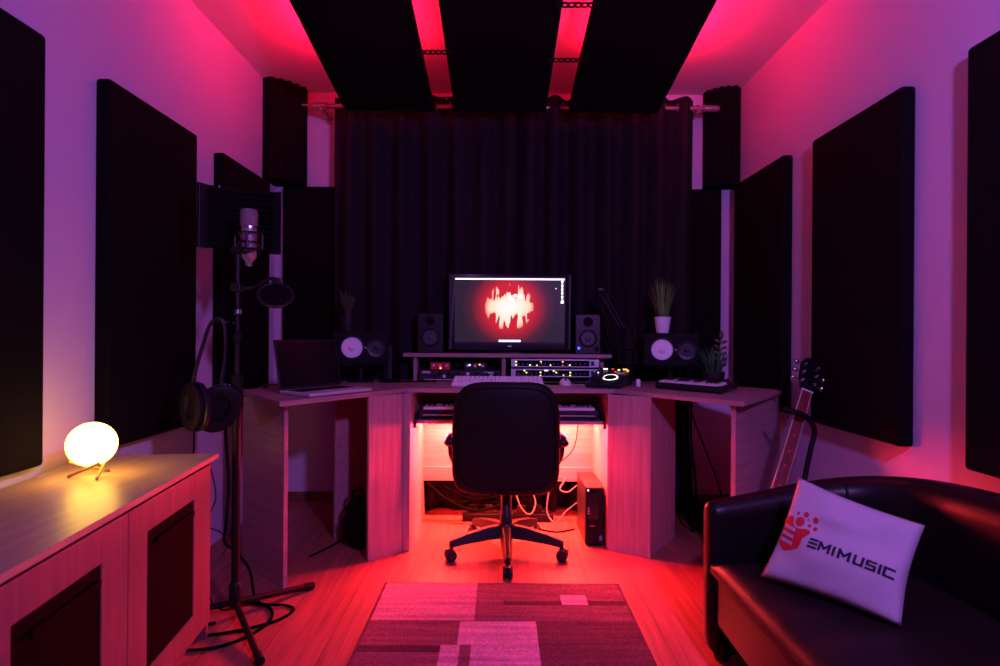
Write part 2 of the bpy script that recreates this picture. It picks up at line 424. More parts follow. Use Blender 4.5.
# ------------------------------------------------------------------ corner desk
ZT, TH = .768, .02
desk = thing('corner_desk', 'pale oak corner desk with two angled wings and a monitor riser', 'desk', (.06, 2.95, 0))
VL, VR = (-.45, 2.70), (.56, 2.72)
BL_, BR_ = (-.80, 3.17), (.95, 3.19)
MB().prism([VL, VR, BR_, BL_], ZT - TH, ZT).build('desktop', M['oakX'], desk, bevel=.0015)
FLc, BLc = (-.85, 2.15), (-1.21, 2.58)
FRc, BRc = (.99, 2.25), (1.415, 2.765)
MB().prism([FLc, VL, BL_, BLc], ZT - TH, ZT).build('desktop', M['oakL'], desk, bevel=.0015)
MB().prism([VR, FRc, BRc, BR_], ZT - TH, ZT).build('desktop', M['oakR'], desk, bevel=.0015)
ZU = ZT - TH
MB().wallboard((-.866, 2.237), (-1.145, 2.485), -.018, 0, ZU).build('end_panel', M['oakE'], desk, bevel=.001)
MB().wallboard((.985, 2.315), (1.385, 2.745), .02, 0, ZU).build('end_panel', M['oakF'], desk, bevel=.001)
# leg boxes
MB().wallboard((-.590, 2.515), (-.457, 2.632), .018, 0, ZU).build('leg_panel', M['oakZ'], desk, bevel=.001)
MB().wallboard((-.832, 2.795), (-.55, 3.11), -.018, 0, ZU).build('leg_panel', M['oakE'], desk, bevel=.001)
MB().wallboard((.522, 2.674), (.701, 2.571), .018, 0, ZU).build('leg_panel', M['oakZ'], desk, bevel=.001)
MB().wallboard((.701, 2.588), (.897, 2.83), .018, 0, ZU).build('leg_panel', M['oakZ'], desk, bevel=.001)
MB().box(-.457, 2.636, 0, -.422, 3.15, ZU).build('bay_panel', M['oakZ'], desk, bevel=.001)
MB().box(.522, 2.680, 0, .545, 3.15, ZU).build('bay_panel', M['oakZ'], desk, bevel=.001)
MB().box(-.422, 3.118, .285, .522, 3.136, ZU).build('modesty_panel', M['oakX'], desk, bevel=.001)
MB().box(-.422, 3.100, .215, .522, 3.118, .292).build('back_rail', M['oakX'], desk, bevel=.001)
MB().box(-.420, 2.745, .590, .520, 3.03, .606).build('keyboard_tray', M['oakX'], desk, bevel=.001)
for xa_ in (-.421, .509): MB().box(xa_, 2.76, .606, xa_ + .012, 3.0, .64).build('tray_runner', M['steel'], desk)
for x in (-.418, .512):
    MB().box(x - .003, 2.725, .572, x + .011, 2.748, .604).build('tray_stop', M['steel'], desk, bevel=.001)
# riser
RT = .924
MB().box(-.54, 3.10, RT - .021, .625, 3.35 - .13, RT).build('riser_shelf', M['oakX'], desk, bevel=.0015)
for x in (-.475, .022, .585):
    y = 3.125 if x < .3 else 3.185
    MB().box(x - .011, y, ZT, x + .011, 3.21, RT - .021).build('riser_support', M['oakZ'], desk, bevel=.001)
# red led tape below the desk
MB().tube([(-.40, 3.015, .576), (.50, 3.015, .576)], .006, 8).build('led_tape', M['led_desk'], desk)
MB().tube([(-.38, 2.79, .5865), (.48, 2.79, .5865)], .003, 8).build('led_tape', M['led_desk'], desk)
MB().box(-.42, 3.031, .590, .52, 3.045, ZU).build('led_leak_board', M['oakX'], desk)  # added board, stops the tape's light leaking in above the tray

# ------------------------------------------------------------------ computer monitor
def screen_mat():
    m, nt, p = new_mat('screen picture')
    L = nt.links.new
    tc = N(nt, 'ShaderNodeTexCoord'); sp = N(nt, 'ShaderNodeSeparateXYZ'); L(tc.outputs['Object'], sp.inputs[0])
    def math_(op, a, b=None, c=None):
        n = N(nt, 'ShaderNodeMath', operation=op)
        for i, v in enumerate((a, b, c)):
            if v is None: continue
            if isinstance(v, (int, float)): n.inputs[i].default_value = v
            else: L(v, n.inputs[i])
        return n.outputs[0]
    x, z = sp.outputs['X'], sp.outputs['Z']
    def ell(cx, cz_, rx, rz):
        a = math_('DIVIDE', math_('SUBTRACT', x, cx), rx); b = math_('DIVIDE', math_('SUBTRACT', z, cz_), rz)
        return math_('SQRT', math_('ADD', math_('MULTIPLY', a, a), math_('MULTIPLY', b, b)))
    r = ell(-.003, .018, .136, .132)
    mp = N(nt, 'ShaderNodeMapping'); mp.inputs['Scale'].default_value = (44, 1, 8); mp.inputs['Location'].default_value = (3.1, 0, 1.7); L(tc.outputs['Object'], mp.inputs['Vector'])
    no = N(nt, 'ShaderNodeTexNoise'); no.inputs['Scale'].default_value = 1; no.inputs['Detail'].default_value = 1; no.inputs['Distortion'].default_value = .5
    L(mp.outputs[0], no.inputs['Vector'])
    vert = math_('ABSOLUTE', math_('SUBTRACT', z, .018))            # flames eat into the disc from top and bottom
    edge = math_('MAXIMUM', math_('SUBTRACT', math_('MULTIPLY', vert, 13), .28), 0)
    flick = math_('MULTIPLY', math_('MAXIMUM', math_('SUBTRACT', no.outputs['Fac'], .44), 0), math_('MULTIPLY', edge, 7.0))
    rr = math_('ADD', r, flick)
    def ramp(v, stops):
        c = N(nt, 'ShaderNodeValToRGB'); e = c.color_ramp.elements
        while len(e) < len(stops): e.new(.5)
        for q, (ps, col) in zip(e, stops): q.position = ps; q.color = (*col, 1)
        L(v, c.inputs[0]); return c.outputs[0]
    flame = ramp(math_('MULTIPLY', rr, .5), [(0, (1, 1, 1)), (.25, (1, .90, .78)), (.42, (1, .72, .55)), (.48, (1, .40, .26)), (.52, (.6, .006, .03)), (.56, (0, 0, 0))])
    halo = ramp(math_('MULTIPLY', r, .5), [(0, (.75, .004, .035)), (.50, (.62, .002, .03)), (.62, (.36, .002, .02)), (.80, (.08, .006, .016)), (1, (.024, .014, .028))])
    bg = N(nt, 'ShaderNodeMix', data_type='RGBA', blend_type='LIGHTEN'); bg.inputs[0].default_value = 1
    bg.inputs[6].default_value = (.024, .015, .030, 1); L(halo, bg.inputs[7])
    mx = N(nt, 'ShaderNodeMix', data_type='RGBA', blend_type='LIGHTEN'); mx.inputs[0].default_value = 1
    L(bg.outputs[2], mx.inputs[6]); L(flame, mx.inputs[7])
    p.inputs['Base Color'].default_value = (.004, .004, .005, 1); p.inputs['Roughness'].default_value = .4; p.inputs['Specular IOR Level'].default_value = .15
    L(mx.outputs[2], p.inputs['Emission Color']); p.inputs['Emission Strength'].default_value = 1.0
    return m
MC = (.055, 3.17)   # monitor centre
mon = thing('computer_monitor', 'wide black monitor showing a glowing red flame ball', 'monitor', (MC[0], MC[1], RT))
WX = .3475; Z0, Z1 = RT + .022, RT + .450
fr = MB()
sx, s0, s1 = .3150, Z0 + .042, Z1 - .019
cx, cy = MC
fr.box(cx - WX, cy, Z0, cx - sx, cy + .03, Z1); fr.box(cx + sx, cy, Z0, cx + WX, cy + .03, Z1)
fr.box(cx - sx, cy, s1, cx + sx, cy + .03, Z1); fr.box(cx - sx, cy, Z0, cx + sx, cy + .03, s0)
fr.build('bezel', M['bezel'], mon, bevel=.002)
MB().box(cx - WX + .01, cy + .028, Z0 + .01, cx + WX - .01, cy + .05, Z1 - .01).build('back_shell', M['plastic'], mon, bevel=.006)
zc = (s0 + s1) / 2; hz = (s1 - s0) / 2
scr = MB().box(-sx, .006, -hz, sx, .012, hz).build('screen', screen_mat(), None)
scr.parent = mon; scr.location = (0, 0, zc - RT)
def on_screen(name, shapes, m):
    q = MB()
    for sh in shapes: q.box(sh[0], .0045, sh[1], sh[2], .0058, sh[3])
    o = q.build(name, m, None); o.parent = scr; return o
on_screen('menu_bar', [(-sx + .003, hz - .011, sx - .003, hz - .003)], M['led_white'])
on_screen('taskbar', [(-.062, -hz + .002, .062, -hz + .0125)], M['led_white'])
for i in range(6):
    z = hz - .020 - i * .0215
    on_screen('desktop_icon', [(sx - .022, z - .003, sx - .010, z + .004), (sx - .0195, z - .012, sx - .0125, z - .003)], M['led_white'])
on_screen('desktop_icon', [(sx - .0245, hz - .143, sx - .0075, hz - .1335)], M['led_white'])
on_screen('pointer', [(sx - .055, hz - .062, sx - .050, hz - .057)], M['led_white'])
# small dark-rimmed beads of the emblem within the flames
for bx, bz, br in ((.012, .062, .011), (.030, .083, .009), (.058, .078, .0125), (-.004, .075, .006)):
    q = MB(); q.lathe([(br, 0), (br, .0006)], (bx, .0054, bz), (0, -1, 0), 16); o = q.build('emblem_bead', M['led_white'], None); o.parent = scr
st = MB(); st.lathe([(.0, 0), (.13, 0), (.13, .008), (.03, .014), (.03, .03)], (cx, cy + .04, RT), (0, 0, 1), 32, 1, .62); st.box(cx - .03, cy + .05, RT + .01, cx + .03, cy + .07, RT + .2)
st.build('stand', M['plastic'], mon)
MB().box(cx - .012, cy - .0008, Z0 + .016, cx + .012, cy, Z0 + .022).build('maker_mark', M['alu'], mon)

# ------------------------------------------------------------------ small desktop speakers
def small_speaker(label, x, led):
    y = 3.13; w, h, d = .072, .224, .085
    t = thing('desktop_speaker', label, 'speaker', (x, y + d / 2, RT), 0, 'small speakers beside the monitor')
    MB().box(x - w, y, RT, x + w, y + d, RT + h).build('cabinet', M['plastic'], t, bevel=.006, bseg=3)
    ring = MB().lathe([(.048, 0), (.050, .004), (.046, .006), (.043, -.001)], (x, y, RT + .088), (0, -1, 0), 28)
    ring.build('woofer_ring', M['matte'], t)
    wf = MB().lathe([(.043, .001), (.038, .003), (.034, -.001), (.018, -.0), (.016, .006), (.001, .010)], (x, y - .002, RT + .088), (0, -1, 0), 28)
    wf.build('woofer', M['dustcone'], t)
    tw = MB().lathe([(.027, 0), (.027, .004), (.014, .001), (.012, .005), (.001, .009)], (x, y - .0005, RT + .182), (0, -1, 0), 24)
    tw.build('tweeter', M['matte'], t)
    if led:
        MB().lathe([(.0075, 0), (.0075, .003), (.001, .006)], (x - .052, y - .001, RT + .034), (0, -1, 0), 12).build('power_light', M['led_blue'], t)
        MB().lathe([(.011, 0), (.010, .014), (.001, .015)], (x + .050, y - .001, RT + .03), (0, -1, 0), 16).build('volume_knob', M['matte'], t)
    return t
small_speaker('small black desktop speaker on the riser left of the monitor', -.393, False)
small_speaker('small black desktop speaker with a blue light, right of the monitor', .496, True)

# ------------------------------------------------------------------ studio monitors lying on short stands
def studio_speaker(label, x, y, rz, s):
    """x,y = centre of the front face; lying on its side; cone to the left of the front"""
    zb = .868; w, h, d = .143, .178, .215
    t = thing('studio_speaker', label, 'speaker', (x, y, zb), rz, 'studio speakers with white cones')
    L = dict(local=True)
    MB().box(-w, 0, 0, w, d, h).build('cabinet', M['matte'], t, bevel=.010, bseg=3, **L)
    MB().lathe([(.064, 0), (.067, .005), (.060, .008), (.055, .002)], (-.046, 0, h / 2), (0, -1, 0), 32).build('woofer_ring', M['plastic'], t, **L)
    MB().lathe([(.055, .002), (.051, .005), (.048, .001), (.022, -.004), (.020, .002), (.017, .008), (.001, .012)], (-.046, -.001, h / 2), (0, -1, 0), 32).build('woofer_cone', M['cone'], t, **L)
    MB().lathe([(.050, 0), (.050, .003), (.030, -.001), (.013, -.002), (.012, .003), (.001, .007)], (.080, -.001, h / 2), (0, -1, 0), 28).build('tweeter', M['plastic'], t, **L)
    MB().box(.020, -.002, h / 2 - .003, .026, 0, h / 2 + .003).build('logo_light', M['alu'], t, **L)
    return t
def speaker_stand(label, x, y, rz):
    t = thing('speaker_stand', label, 'stand', (x, y, ZT), rz, 'short stands under the studio speakers')
    L = dict(local=True)
    MB().box(-.07, .02, 0, .07, .18, .008).build('base', M['steel'], t, bevel=.003, **L)
    MB().tube([(0, .1, .008), (0, .1, .092)], .016, 14).build('pillar', M['steel'], t, **L)
    MB().box(-.09, .02, .092, .09, .18, .0995).build('top_plate', M['steel'], t, bevel=.003, **L)
studio_speaker('studio speaker with white cone behind the laptop, dark plant on it', -.74, 2.96, R(14), -1)
speaker_stand('short black stand under the left studio speaker', -.74, 2.96, R(14))
studio_speaker('studio speaker with white cone under the white grass pot', .905, 2.94, R(-14), 1)
speaker_stand('short black stand under the right studio speaker', .905, 2.94, R(-14))

# ------------------------------------------------------------------ potted plants
def blades(m, c, n, rad, h0, h1, spread, w, rnd, curl=.5):
    for i in range(n):
        a = rnd.uniform(0, 2 * math.pi); r0 = rad * math.sqrt(rnd.random()); hh = rnd.uniform(h0, h1); sp = spread * rnd.uniform(.15, 1)
        dirv = Vector((math.cos(a), math.sin(a), 0)); side = Vector((-math.sin(a), math.cos(a), 0)); b = Vector(c) + dirv * r0
        vs = []; k = 6
        for j in range(k + 1):
            t = j / k; p = b + dirv * sp * (t ** (1 + curl)) + Vector((0, 0, hh * (t - .12 * curl * t * t)))
            ww = w * (1 - t ** 2) + .0002
            vs += [p - side * ww, p + side * ww]
        m.add(vs, [(2 * j, 2 * j + 1, 2 * j + 3, 2 * j + 2) for j in range(k)], True)
    return m
def pot_plant(name, label, x, y, z, potmat, r1, r0, h, build_leaves):
    t = thing(name, label, 'plant', (x, y, z))
    MB().lathe([(.001, 0), (r0, 0), (r0 * 1.02, .003), (r1, h), (r1 - .003, h), (r1 - .006, h - .012), (.001, h - .012)], (x, y, z), (0, 0, 1), 28).build('pot', potmat, t)
    MB().lathe([(r1 - .005, 0), (.001, .004)], (x, y, z + h - .013), (0, 0, 1), 20).build('soil', M['soil'], t)
    build_leaves(t, x, y, z + h - .012)
    return t
zs = .868 + .178
pot_plant('potted_grass', 'green grass in a white pot on the right studio speaker', .888, 3.04, zs, M['ceramic'], .046, .032, .088,
          lambda t, x, y, z: blades(MB(), (x, y, z), 170, .034, .12, .245, .075, .0016, random.Random(2)).build('grass_blades', M['grass'], t))
def leafy(t, x, y, z):
    m = MB(); rnd = random.Random(9)
    for i in range(13):
        a = rnd.uniform(0, 6.28); hh = rnd.uniform(.11, .19); sp = rnd.uniform(.02, .10)
        d = Vector((math.cos(a), math.sin(a), 0)); s = Vector((-math.sin(a), math.cos(a), 0)); vs = []
        for j in range(8):
            q = j / 7; p = Vector((x, y, z)) + d * sp * q ** 1.5 + Vector((0, 0, hh * q)); w = .016 * math.sin(math.pi * min(1, q * .85 + .12)) + .0005
            vs += [p - s * w, p + s * w]
        m.add(vs, [(2 * j, 2 * j + 1, 2 * j + 3, 2 * j + 2) for j in range(7)], True)
    m.build('leaves', M['leaf'], t)
pot_plant('potted_plant', 'dark leafy plant in a dark pot on the left studio speaker', -.84, 3.06, zs, M['blackpot'], .040, .032, .085, leafy)
pot_plant('potted_grass', 'spiky green grass in a black pot behind the small keyboard', 1.075, 2.80, ZT, M['blackpot'], .056, .048, .085,
          lambda t, x, y, z: blades(MB(), (x, y, z), 120, .04, .08, .155, .115, .0024, random.Random(4)).build('grass_blades', M['grassd'], t))
def sprig(t, x, y, z):
    top = Vector((x + .012, y, z + .205)); m = MB(); m.tube(spline([(x, y, z), (x + .004, y, z + .1), top], 5), .0018, 6); m.build('stem', M['leaf'], t)
    lf = MB()
    def leaf(p, d, L, w):
        d = Vector(d).normalized(); s = d.cross(Vector((0, -1, .15))).normalized(); vs = []
        for j in range(8):
            q = j / 7; ww = w * math.sin(math.pi * q) ** .8 + .0003; vs += [p + d * L * q - s * ww, p + d * L * q + s * ww]
        lf.add(vs, [(2 * j, 2 * j + 1, 2 * j + 3, 2 * j + 2) for j in range(7)], True)
    leaf(top, (.1, 0, 1), .05, .011)
    for k, zz in enumerate((.19, .16, .13, .10, .07)):
        p = Vector((x + .004 + .008 * zz / .2, y, z + zz)); leaf(p, (-1, -.2, .6), .042, .008); leaf(p, (1, -.1, .35), .036, .008)
    lf.build('leaves', M['leaf'], t, solid=.0008)
pot_plant('potted_sprig', 'dark upright leaf sprig beside the spiky grass against the white strip', 1.122, 2.855, ZT, M['blackpot'], .020, .017, .05, sprig)

# ------------------------------------------------------------------ laptop
lp = thing('laptop', 'open laptop with a dark screen on the left desk wing', 'laptop', (-.772, 2.486, ZT), R(54))
Lk = dict(local=True)
MB().box(-.165, -.11, .002, .165, .11, .016).build('base', M['alu'], lp, bevel=.004, **Lk)
MB().box(-.145, -.02, .016, .145, .085, .0168).build('keyboard', M['matte'], lp, **Lk)
MB().box(-.05, -.10, .016, .05, -.035, .0165).build('trackpad', M['alu'], lp, **Lk)
lid = MB().box(-.165, 0, 0, .165, .008, .225); lid.xf(Matrix.Translation((0, .106, .016)) @ Matrix.Rotation(R(-13), 4, 'X'))
lido = lid.build('lid', M['plastic'], lp, bevel=.003, **Lk)
sc_ = MB().box(-.155, -.0012, .014, .155, -.0002, .216); sc_.xf(Matrix.Translation((0, .106, .016)) @ Matrix.Rotation(R(-13), 4, 'X'))
sc_.build('screen', M['screen_dark'], lp, **Lk)

# ------------------------------------------------------------------ things on the desktop
def box_thing(name, label, cat, x0, y0, z0, x1, y1, z1, m, part='body', bev=.002):
    t = thing(name, label, cat, ((x0 + x1) / 2, (y0 + y1) / 2, z0))
    MB().box(x0, y0, z0, x1, y1, z1).build(part, m, t, bevel=bev); return t
# white computer keyboard
kb = thing('computer_keyboard', 'white computer keyboard on the desk behind the chair top', 'keyboard', (-.01, 2.86, ZT), R(-1))
kc = MB(); kc.add([(-.232, -.07, .004), (.232, -.07, .004), (.232, .07, .004), (-.232, .07, .004), (-.232, -.07, .014), (.232, -.07, .014), (.232, .07, .040), (-.232, .07, .040)],
                  [(3, 2, 1, 0), (4, 5, 6, 7), (0, 1, 5, 4), (1, 2, 6, 5), (2, 3, 7, 6), (3, 0, 4, 7)])
kc.box(-.23, .05, 0, .23, .066, .006); kc.box(-.23, -.066, 0, .23, -.05, .005)
kc.build('case', M['white'], kb, bevel=.003, **Lk)
ky = MB()
for row in range(6):
    yy = -.060 + row * .0205; z = .0145 + (yy + .07) / .14 * .026; n = 21
    if row == 0:
        cols = [(-.225, -.205), (-.203, -.183), (-.181, -.161), (-.159, -.035), (-.033, -.013), (-.011, .010), (.012, .032)] + [(.05 + i * .0225, .05 + i * .0225 + .0205) for i in range(8)]
    else: cols = [(-.225 + i * .0214, -.225 + i * .0214 + .0194) for i in range(n)]
    for a, b in cols: ky.box(a, yy, z - .002, b, yy + .0185, z + .010)
ky.build('keycaps', M['keys'], kb, bevel=.0015, **Lk)
# mouse
ms = thing('computer_mouse', 'white computer mouse in front of the silver rack units', 'mouse', (.345, 2.93, ZT))
mb = MB().ball((0, 0, .0), 1, 20, 12, .033, .055, .037); mb.v = [Vector((p.x, p.y, max(0, p.z))) for p in mb.v]
mb.build('shell', M['white'], ms, smooth=True, **Lk)
MB().tube([(0, -.038, .027), (0, -.018, .0365)], .004, 8).build('scroll_wheel', M['matte'], ms, **Lk)
# rack units
def rack_unit(label, z0, leds, seed):
    x0, x1, y = .063, .552, 3.085; h = .0445
    t = thing('rack_unit', label, 'rack unit', ((x0 + x1) / 2, y, z0), 0, 'silver rack units under the riser')
    MB().box(x0 + .02, y + .003, z0, x1 - .02, y + .11, z0 + h).build('chassis', M['plastic'], t)
    MB().box(x0, y, z0, x1, y + .004, z0 + h).build('front_plate', M['silver'], t, bevel=.001)
    MB().box(x0 + .026, y - .0012, z0 + .006, x1 - .055, y, z0 + h - .007).build('display_strip', M['glass_black'], t)
    rnd = random.Random(seed)
    for i in range(16):
        x = x0 + .04 + i * .0245
        MB().lathe([(.007, 0), (.006, .010), (.001, .011)], (x, y - .001, z0 + .017), (0, -1, 0), 12).build('knob', M['bezel'], t)
    for x, z, c in leds:
        MB().box(x0 + x - .0042, y - .0032, z0 + z - .0032, x0 + x + .0042, y - .001, z0 + z + .0032).build('indicator_light', M[c], t)
    MB().box(x1 - .046, y - .004, z0 + .010, x1 - .028, y, z0 + h - .010).build('power_switch', M['plastic'], t, bevel=.001)
    return t
Y, O = 'led_yellow', 'led_orange'
rack_unit('silver rack unit with yellow and orange lights, upper of two', .852, [(.028, .012, Y), (.028, .030, Y), (.105, .011, Y), (.142, .011, Y), (.165, .031, O), (.165, .018, O), (.217, .012, Y), (.286, .031, O), (.286, .013, O), (.325, .012, Y)], 1)
rack_unit('silver rack unit resting on the desktop, lower of two', .7975, [(.074, .035, Y), (.086, .024, Y), (.163, .026, Y), (.163, .010, Y), (.190, .036, 'led_white'), (.20, .036, 'led_white'), (.236, .034, Y), (.25, .026, Y), (.290, .012, Y), (.328, .026, Y), (.328, .010, Y)], 2)
# feet that lift the lower rack unit
ft = MB()
for x in (.09, .52):
    for y in (3.10, 3.18): ft.tube([(x, y, ZT), (x, y, .7975)], .012, 10)
lower = [o for o in C.objects if o.name.startswith('rack_unit') and 'lower' in o['label']][0]
ft.build('rubber_feet', M['matte'], lower)
sup = [o for o in C.objects if o.name.startswith('rack_unit') and 'upper' in o['label']][0]
ft2 = MB()
for x in (.09, .52):
    for y in (3.10, 3.18): ft2.tube([(x, y, .842), (x, y, .852)], .012, 10)
ft2.build('rubber_feet', M['matte'], sup)
# audio interface with knobs
ai = thing('audio_interface', 'wide dark audio interface with a row of knobs under the left riser', 'audio interface', (-.215, 3.09, ZT))
MB().box(-.445, 3.09, ZT + .006, .005, 3.205, ZT + .062).build('chassis', M['bezel'], ai, bevel=.003)
for i in range(14): MB().lathe([(.0095, 0), (.0085, .014), (.001, .015)], (-.36 + i * .026, 3.09, ZT + (.044 if i % 2 else .030)), (0, -1, 0), 12).build('knob', M['alu' if i % 5 == 2 else 'matte'], ai)
MB().box(-.43, 3.087, ZT + .046, -.385, 3.09, ZT + .058).build('label_plate', M['silver'], ai)
MB().box(-.42, 3.087, ZT + .009, -.03, 3.0895, ZT + .013).build('lower_trim', M['alu'], ai)
MB().box(-.085, 3.084, ZT + .044, -.035, 3.09, ZT + .056).build('display', M['silver'], ai)
f4 = MB()
for x in (-.42, -.02):
    for y in (3.10, 3.19): f4.tube([(x, y, ZT), (x, y, ZT + .007)], .01, 8)
f4.build('rubber_feet', M['matte'], ai)
def preamp(label, x0, x1, m, lights):
    z0 = ZT + .062; t = thing('preamp', label, 'preamp', ((x0 + x1) / 2, 3.10, z0))
    MB().box(x0, 3.10, z0, x1, 3.19, z0 + .045).build('case', M['plastic'], t, bevel=.002)
    MB().box(x0 + .003, 3.098, z0 + .004, x1 - .003, 3.1, z0 + .042).build('front_plate', m, t)
    for i in range(3):
        MB().lathe([(.008, 0), (.007, .012), (.001, .013)], (x0 + .02 + i * (x1 - x0 - .04) / 2, 3.098, z0 + .026), (0, -1, 0), 14).build('knob', M['alu'], t)
    for x, z, c in lights: MB().box(x - .0045, 3.0955, z0 + z - .004, x + .0045, 3.0985, z0 + z + .004).build('indicator_light', M[c], t)
preamp('small preamp with a red front on the audio interface', -.388, -.275, M['red'], [(-.33, .012, O)])
preamp('small black preamp with a white light on the audio interface', -.20, -.075, M['plastic'], [(-.168, .030, 'led_white'), (-.112, .033, O)])
# dj controller on the right of the desktop
dj = thing('dj_controller', 'sloping black controller with a white ring on the desk right corner', 'controller', (.568, 2.885, ZT), R(-27))
dm = MB(); w, d = .090, .125
dm.add([(-w, -d, .006), (w, -d, .006), (w, d, .006), (-w, d, .006), (-w, -d, .022), (w, -d, .022), (w, d, .088), (-w, d, .088)], [(3, 2, 1, 0), (4, 5, 6, 7), (0, 1, 5, 4), (1, 2, 6, 5), (2, 3, 7, 6), (3, 0, 4, 7)])
dm.box(-w + .005, -d + .005, 0, -w + .025, -d + .025, .007); dm.box(w - .025, -d + .005, 0, w - .005, -d + .025, .007); dm.box(-w + .005, d - .025, 0, w - .005, d - .005, .007)
dm.build('case', M['plastic'], dj, bevel=.003, **Lk)
sl = Matrix.Rotation(math.atan2(.066, .21), 4, 'X')
def on_slope(m_, x, y, lift=.0): m_.xf(Matrix.Translation((x, y, .055 + y * .066 / .21 + lift)) @ sl); return m_
rg = MB(); rg.tube([(.036 * math.cos(a), .036 * math.sin(a), 0) for a in [2 * math.pi * k / 28 for k in range(29)]], .0035, 6, False)
on_slope(rg, .015, -.03, .002).build('jog_ring', M['led_white'], dj, **Lk)
on_slope(MB().lathe([(.031, 0), (.030, .006), (.001, .007)], (0, 0, 0), (0, 0, 1), 28), .015, -.03).build('jog_wheel', M['matte'], dj, **Lk)
rnd = random.Random(3)
for i, (x, y, c) in enumerate([(-.05, .085, 'led_white'), (-.038, .085, 'led_white'), (.03, .078, Y), (.055, .088, O), (.067, .088, O), (.08, .07, O), (-.005, .088, 'led_red'), (.02, .05, 'led_red'), (-.07, .03, 'led_white')]):
    on_slope(MB().box(-.005, -.004, 0, .005, .004, .0035), x, y).build('button_light', M[c], dj, **Lk)
for i in range(9):
    on_slope(MB().lathe([(.0065, 0), (.0055, .012), (.001, .013)], (0, 0, 0), (0, 0, 1), 10), -.075 + (i % 3) * .026, -.04 + (i // 3) * .03 + .005).build('knob', M['bezel'], dj, **Lk)
on_slope(MB().box(-.02, -.003, 0, .02, .003, .006), .055, .03).build('fader', M['alu'], dj, **Lk)
tag(MB().lathe([(.001, 0), (.012, 0), (.013, .03), (.009, .036), (.001, .037)], (.722, 2.90, ZT), (0, 0, 1), 16).build('adapter_plug', M['white']), 'small white plug standing right of the sloping controller', 'plug')

# piano style keyboards
def piano(th, W, D, z, octs, wkm, Lk, white_h=.008, front=0., back=None):
    nk = octs * 7; kw = W / nk; wm = MB(); bm_ = MB()
    back = D if back is None else back
    for i in range(nk): wm.box(-W / 2 + i * kw + .0006, front, z, -W / 2 + (i + 1) * kw - .0006, back, z + white_h)
    for i in range(nk):
        if i % 7 in (0, 1, 3, 4, 5) and i < nk - 1:
            x = -W / 2 + (i + 1) * kw; bm_.box(x - kw * .28, front + (back - front) * .36, z, x + kw * .28, back, z + white_h + .007)
    wm.build('white_keys', wkm, th, **Lk); bm_.build('black_keys', M['plastic'], th, **Lk)
mk = thing('midi_keyboard', 'small black midi keyboard on the right desk wing', 'keyboard', (.893, 2.655, ZT), math.atan2(2.54 - 2.80, 1.01 - .78))
MB().box(-.170, -.005, .006, .170, .175, .034).build('case', M['plastic'], mk, bevel=.005, bseg=3, **Lk)
mk.rotation_euler.x = R(5)
piano(mk, .30, .1, .034, 2, M['keys'], Lk, .007, .002, .098)
for i in range(8): MB().lathe([(.007, 0), (.006, .014), (.001, .015)], (.02 + (i % 4) * .036, .122 + (i // 4) * .028, .034), (0, 0, 1), 12).build('knob', M['matte'], mk, **Lk)
for i in range(8): MB().box(-.135 + (i % 4) * .034, .105 + (i // 4) * .032, .034, -.108 + (i % 4) * .034, .131 + (i // 4) * .032, .0375).build('drum_pad', M['bezel'], mk, bevel=.001, **Lk)
MB().box(.152, .02, .034, .166, .08, .0355).build('side_trim', M['alu'], mk, **Lk)
fe = MB(); [fe.tube([(x, y, 0), (x, y, .007)], .01, 8) for x in (-.16, .16) for y in (.015, .155)]; fe.build('rubber_feet', M['matte'], mk, **Lk)
mk2 = thing('master_keyboard', 'long black master keyboard lying on the sliding tray under the desktop', 'keyboard', (.048, 2.80, .606))
MB().box(-.452, -.02, .004, .452, .20, .048).build('case', M['plastic'], mk2, bevel=.005, **Lk)
MB().box(-.452, .14, .046, .452, .20, .062).build('control_panel', M['matte'], mk2, bevel=.003, **Lk)
piano(mk2, .86, .14, .047, 5, M['keys'], Lk, .013, -.012, .135)
MB().box(-.43, -.0215, .020, .43, -.0195, .024).build('front_trim', M['alu'], mk2, **Lk)
fe = MB(); [fe.tube([(x, y, 0), (x, y, .005)], .012, 8) for x in (-.42, .42) for y in (0, .18)]; fe.build('rubber_feet', M['matte'], mk2, **Lk)

# boom arm with broadcast microphone
ba = thing('boom_arm', 'black scissor boom arm rising behind the right desktop speaker', 'boom arm', (.665, 3.16, ZT))
b = MB(); b.box(.645, 3.12, ZT, .685, 3.185, ZT + .035); b.tube([(.665, 3.15, ZT + .03), (.665, 3.15, ZT + .09)], .013, 12); b.build('clamp', M['steel'], ba, bevel=.002)
J = Vector((.545, 3.02, 1.277)); K = Vector((.665, 3.15, ZT + .09)); E = Vector((.648, 2.98, 1.085))
for s_ in (-.011, .011):
    MB().tube([K + Vector((s_, 0, 0)), J + Vector((s_, 0, 0))], .0055, 8).build('lower_arm', M['steel'], ba)
    MB().tube([J + Vector((s_, 0, 0)), E + Vector((s_, 0, 0))], .0055, 8).build('upper_arm', M['steel'], ba)
MB().lathe([(.018, -.018), (.018, .018)], tuple(J), (1, 0, 0), 18).build('joint', M['steel'], ba)
MB().lathe([(.006, -.001), (.006, .003)], tuple(J + Vector((-.005, -.02, .004))), (0, -1, 0), 10).build('joint_bolt', M['bezel'], ba)
MB().tube(spline([E, E + Vector((.02, 0, -.01)), (.685, 2.98, 1.06), (.688, 2.98, 1.03)], 4), .007, 8).build('neck', M['steel'], ba)
bm2 = thing('broadcast_microphone', 'dark microphone in a spider mount hanging from the boom arm', 'microphone', (.69, 2.98, .86))
MB().lathe([(.001, 0), (.012, 0), (.022, .012), (.026, .02), (.026, .115), (.030, .118), (.030, .165), (.022, .178), (.001, .182)], (.69, 2.98, .848), (0, 0, 1), 24).build('body', M['matte'], bm2)
cg = MB()
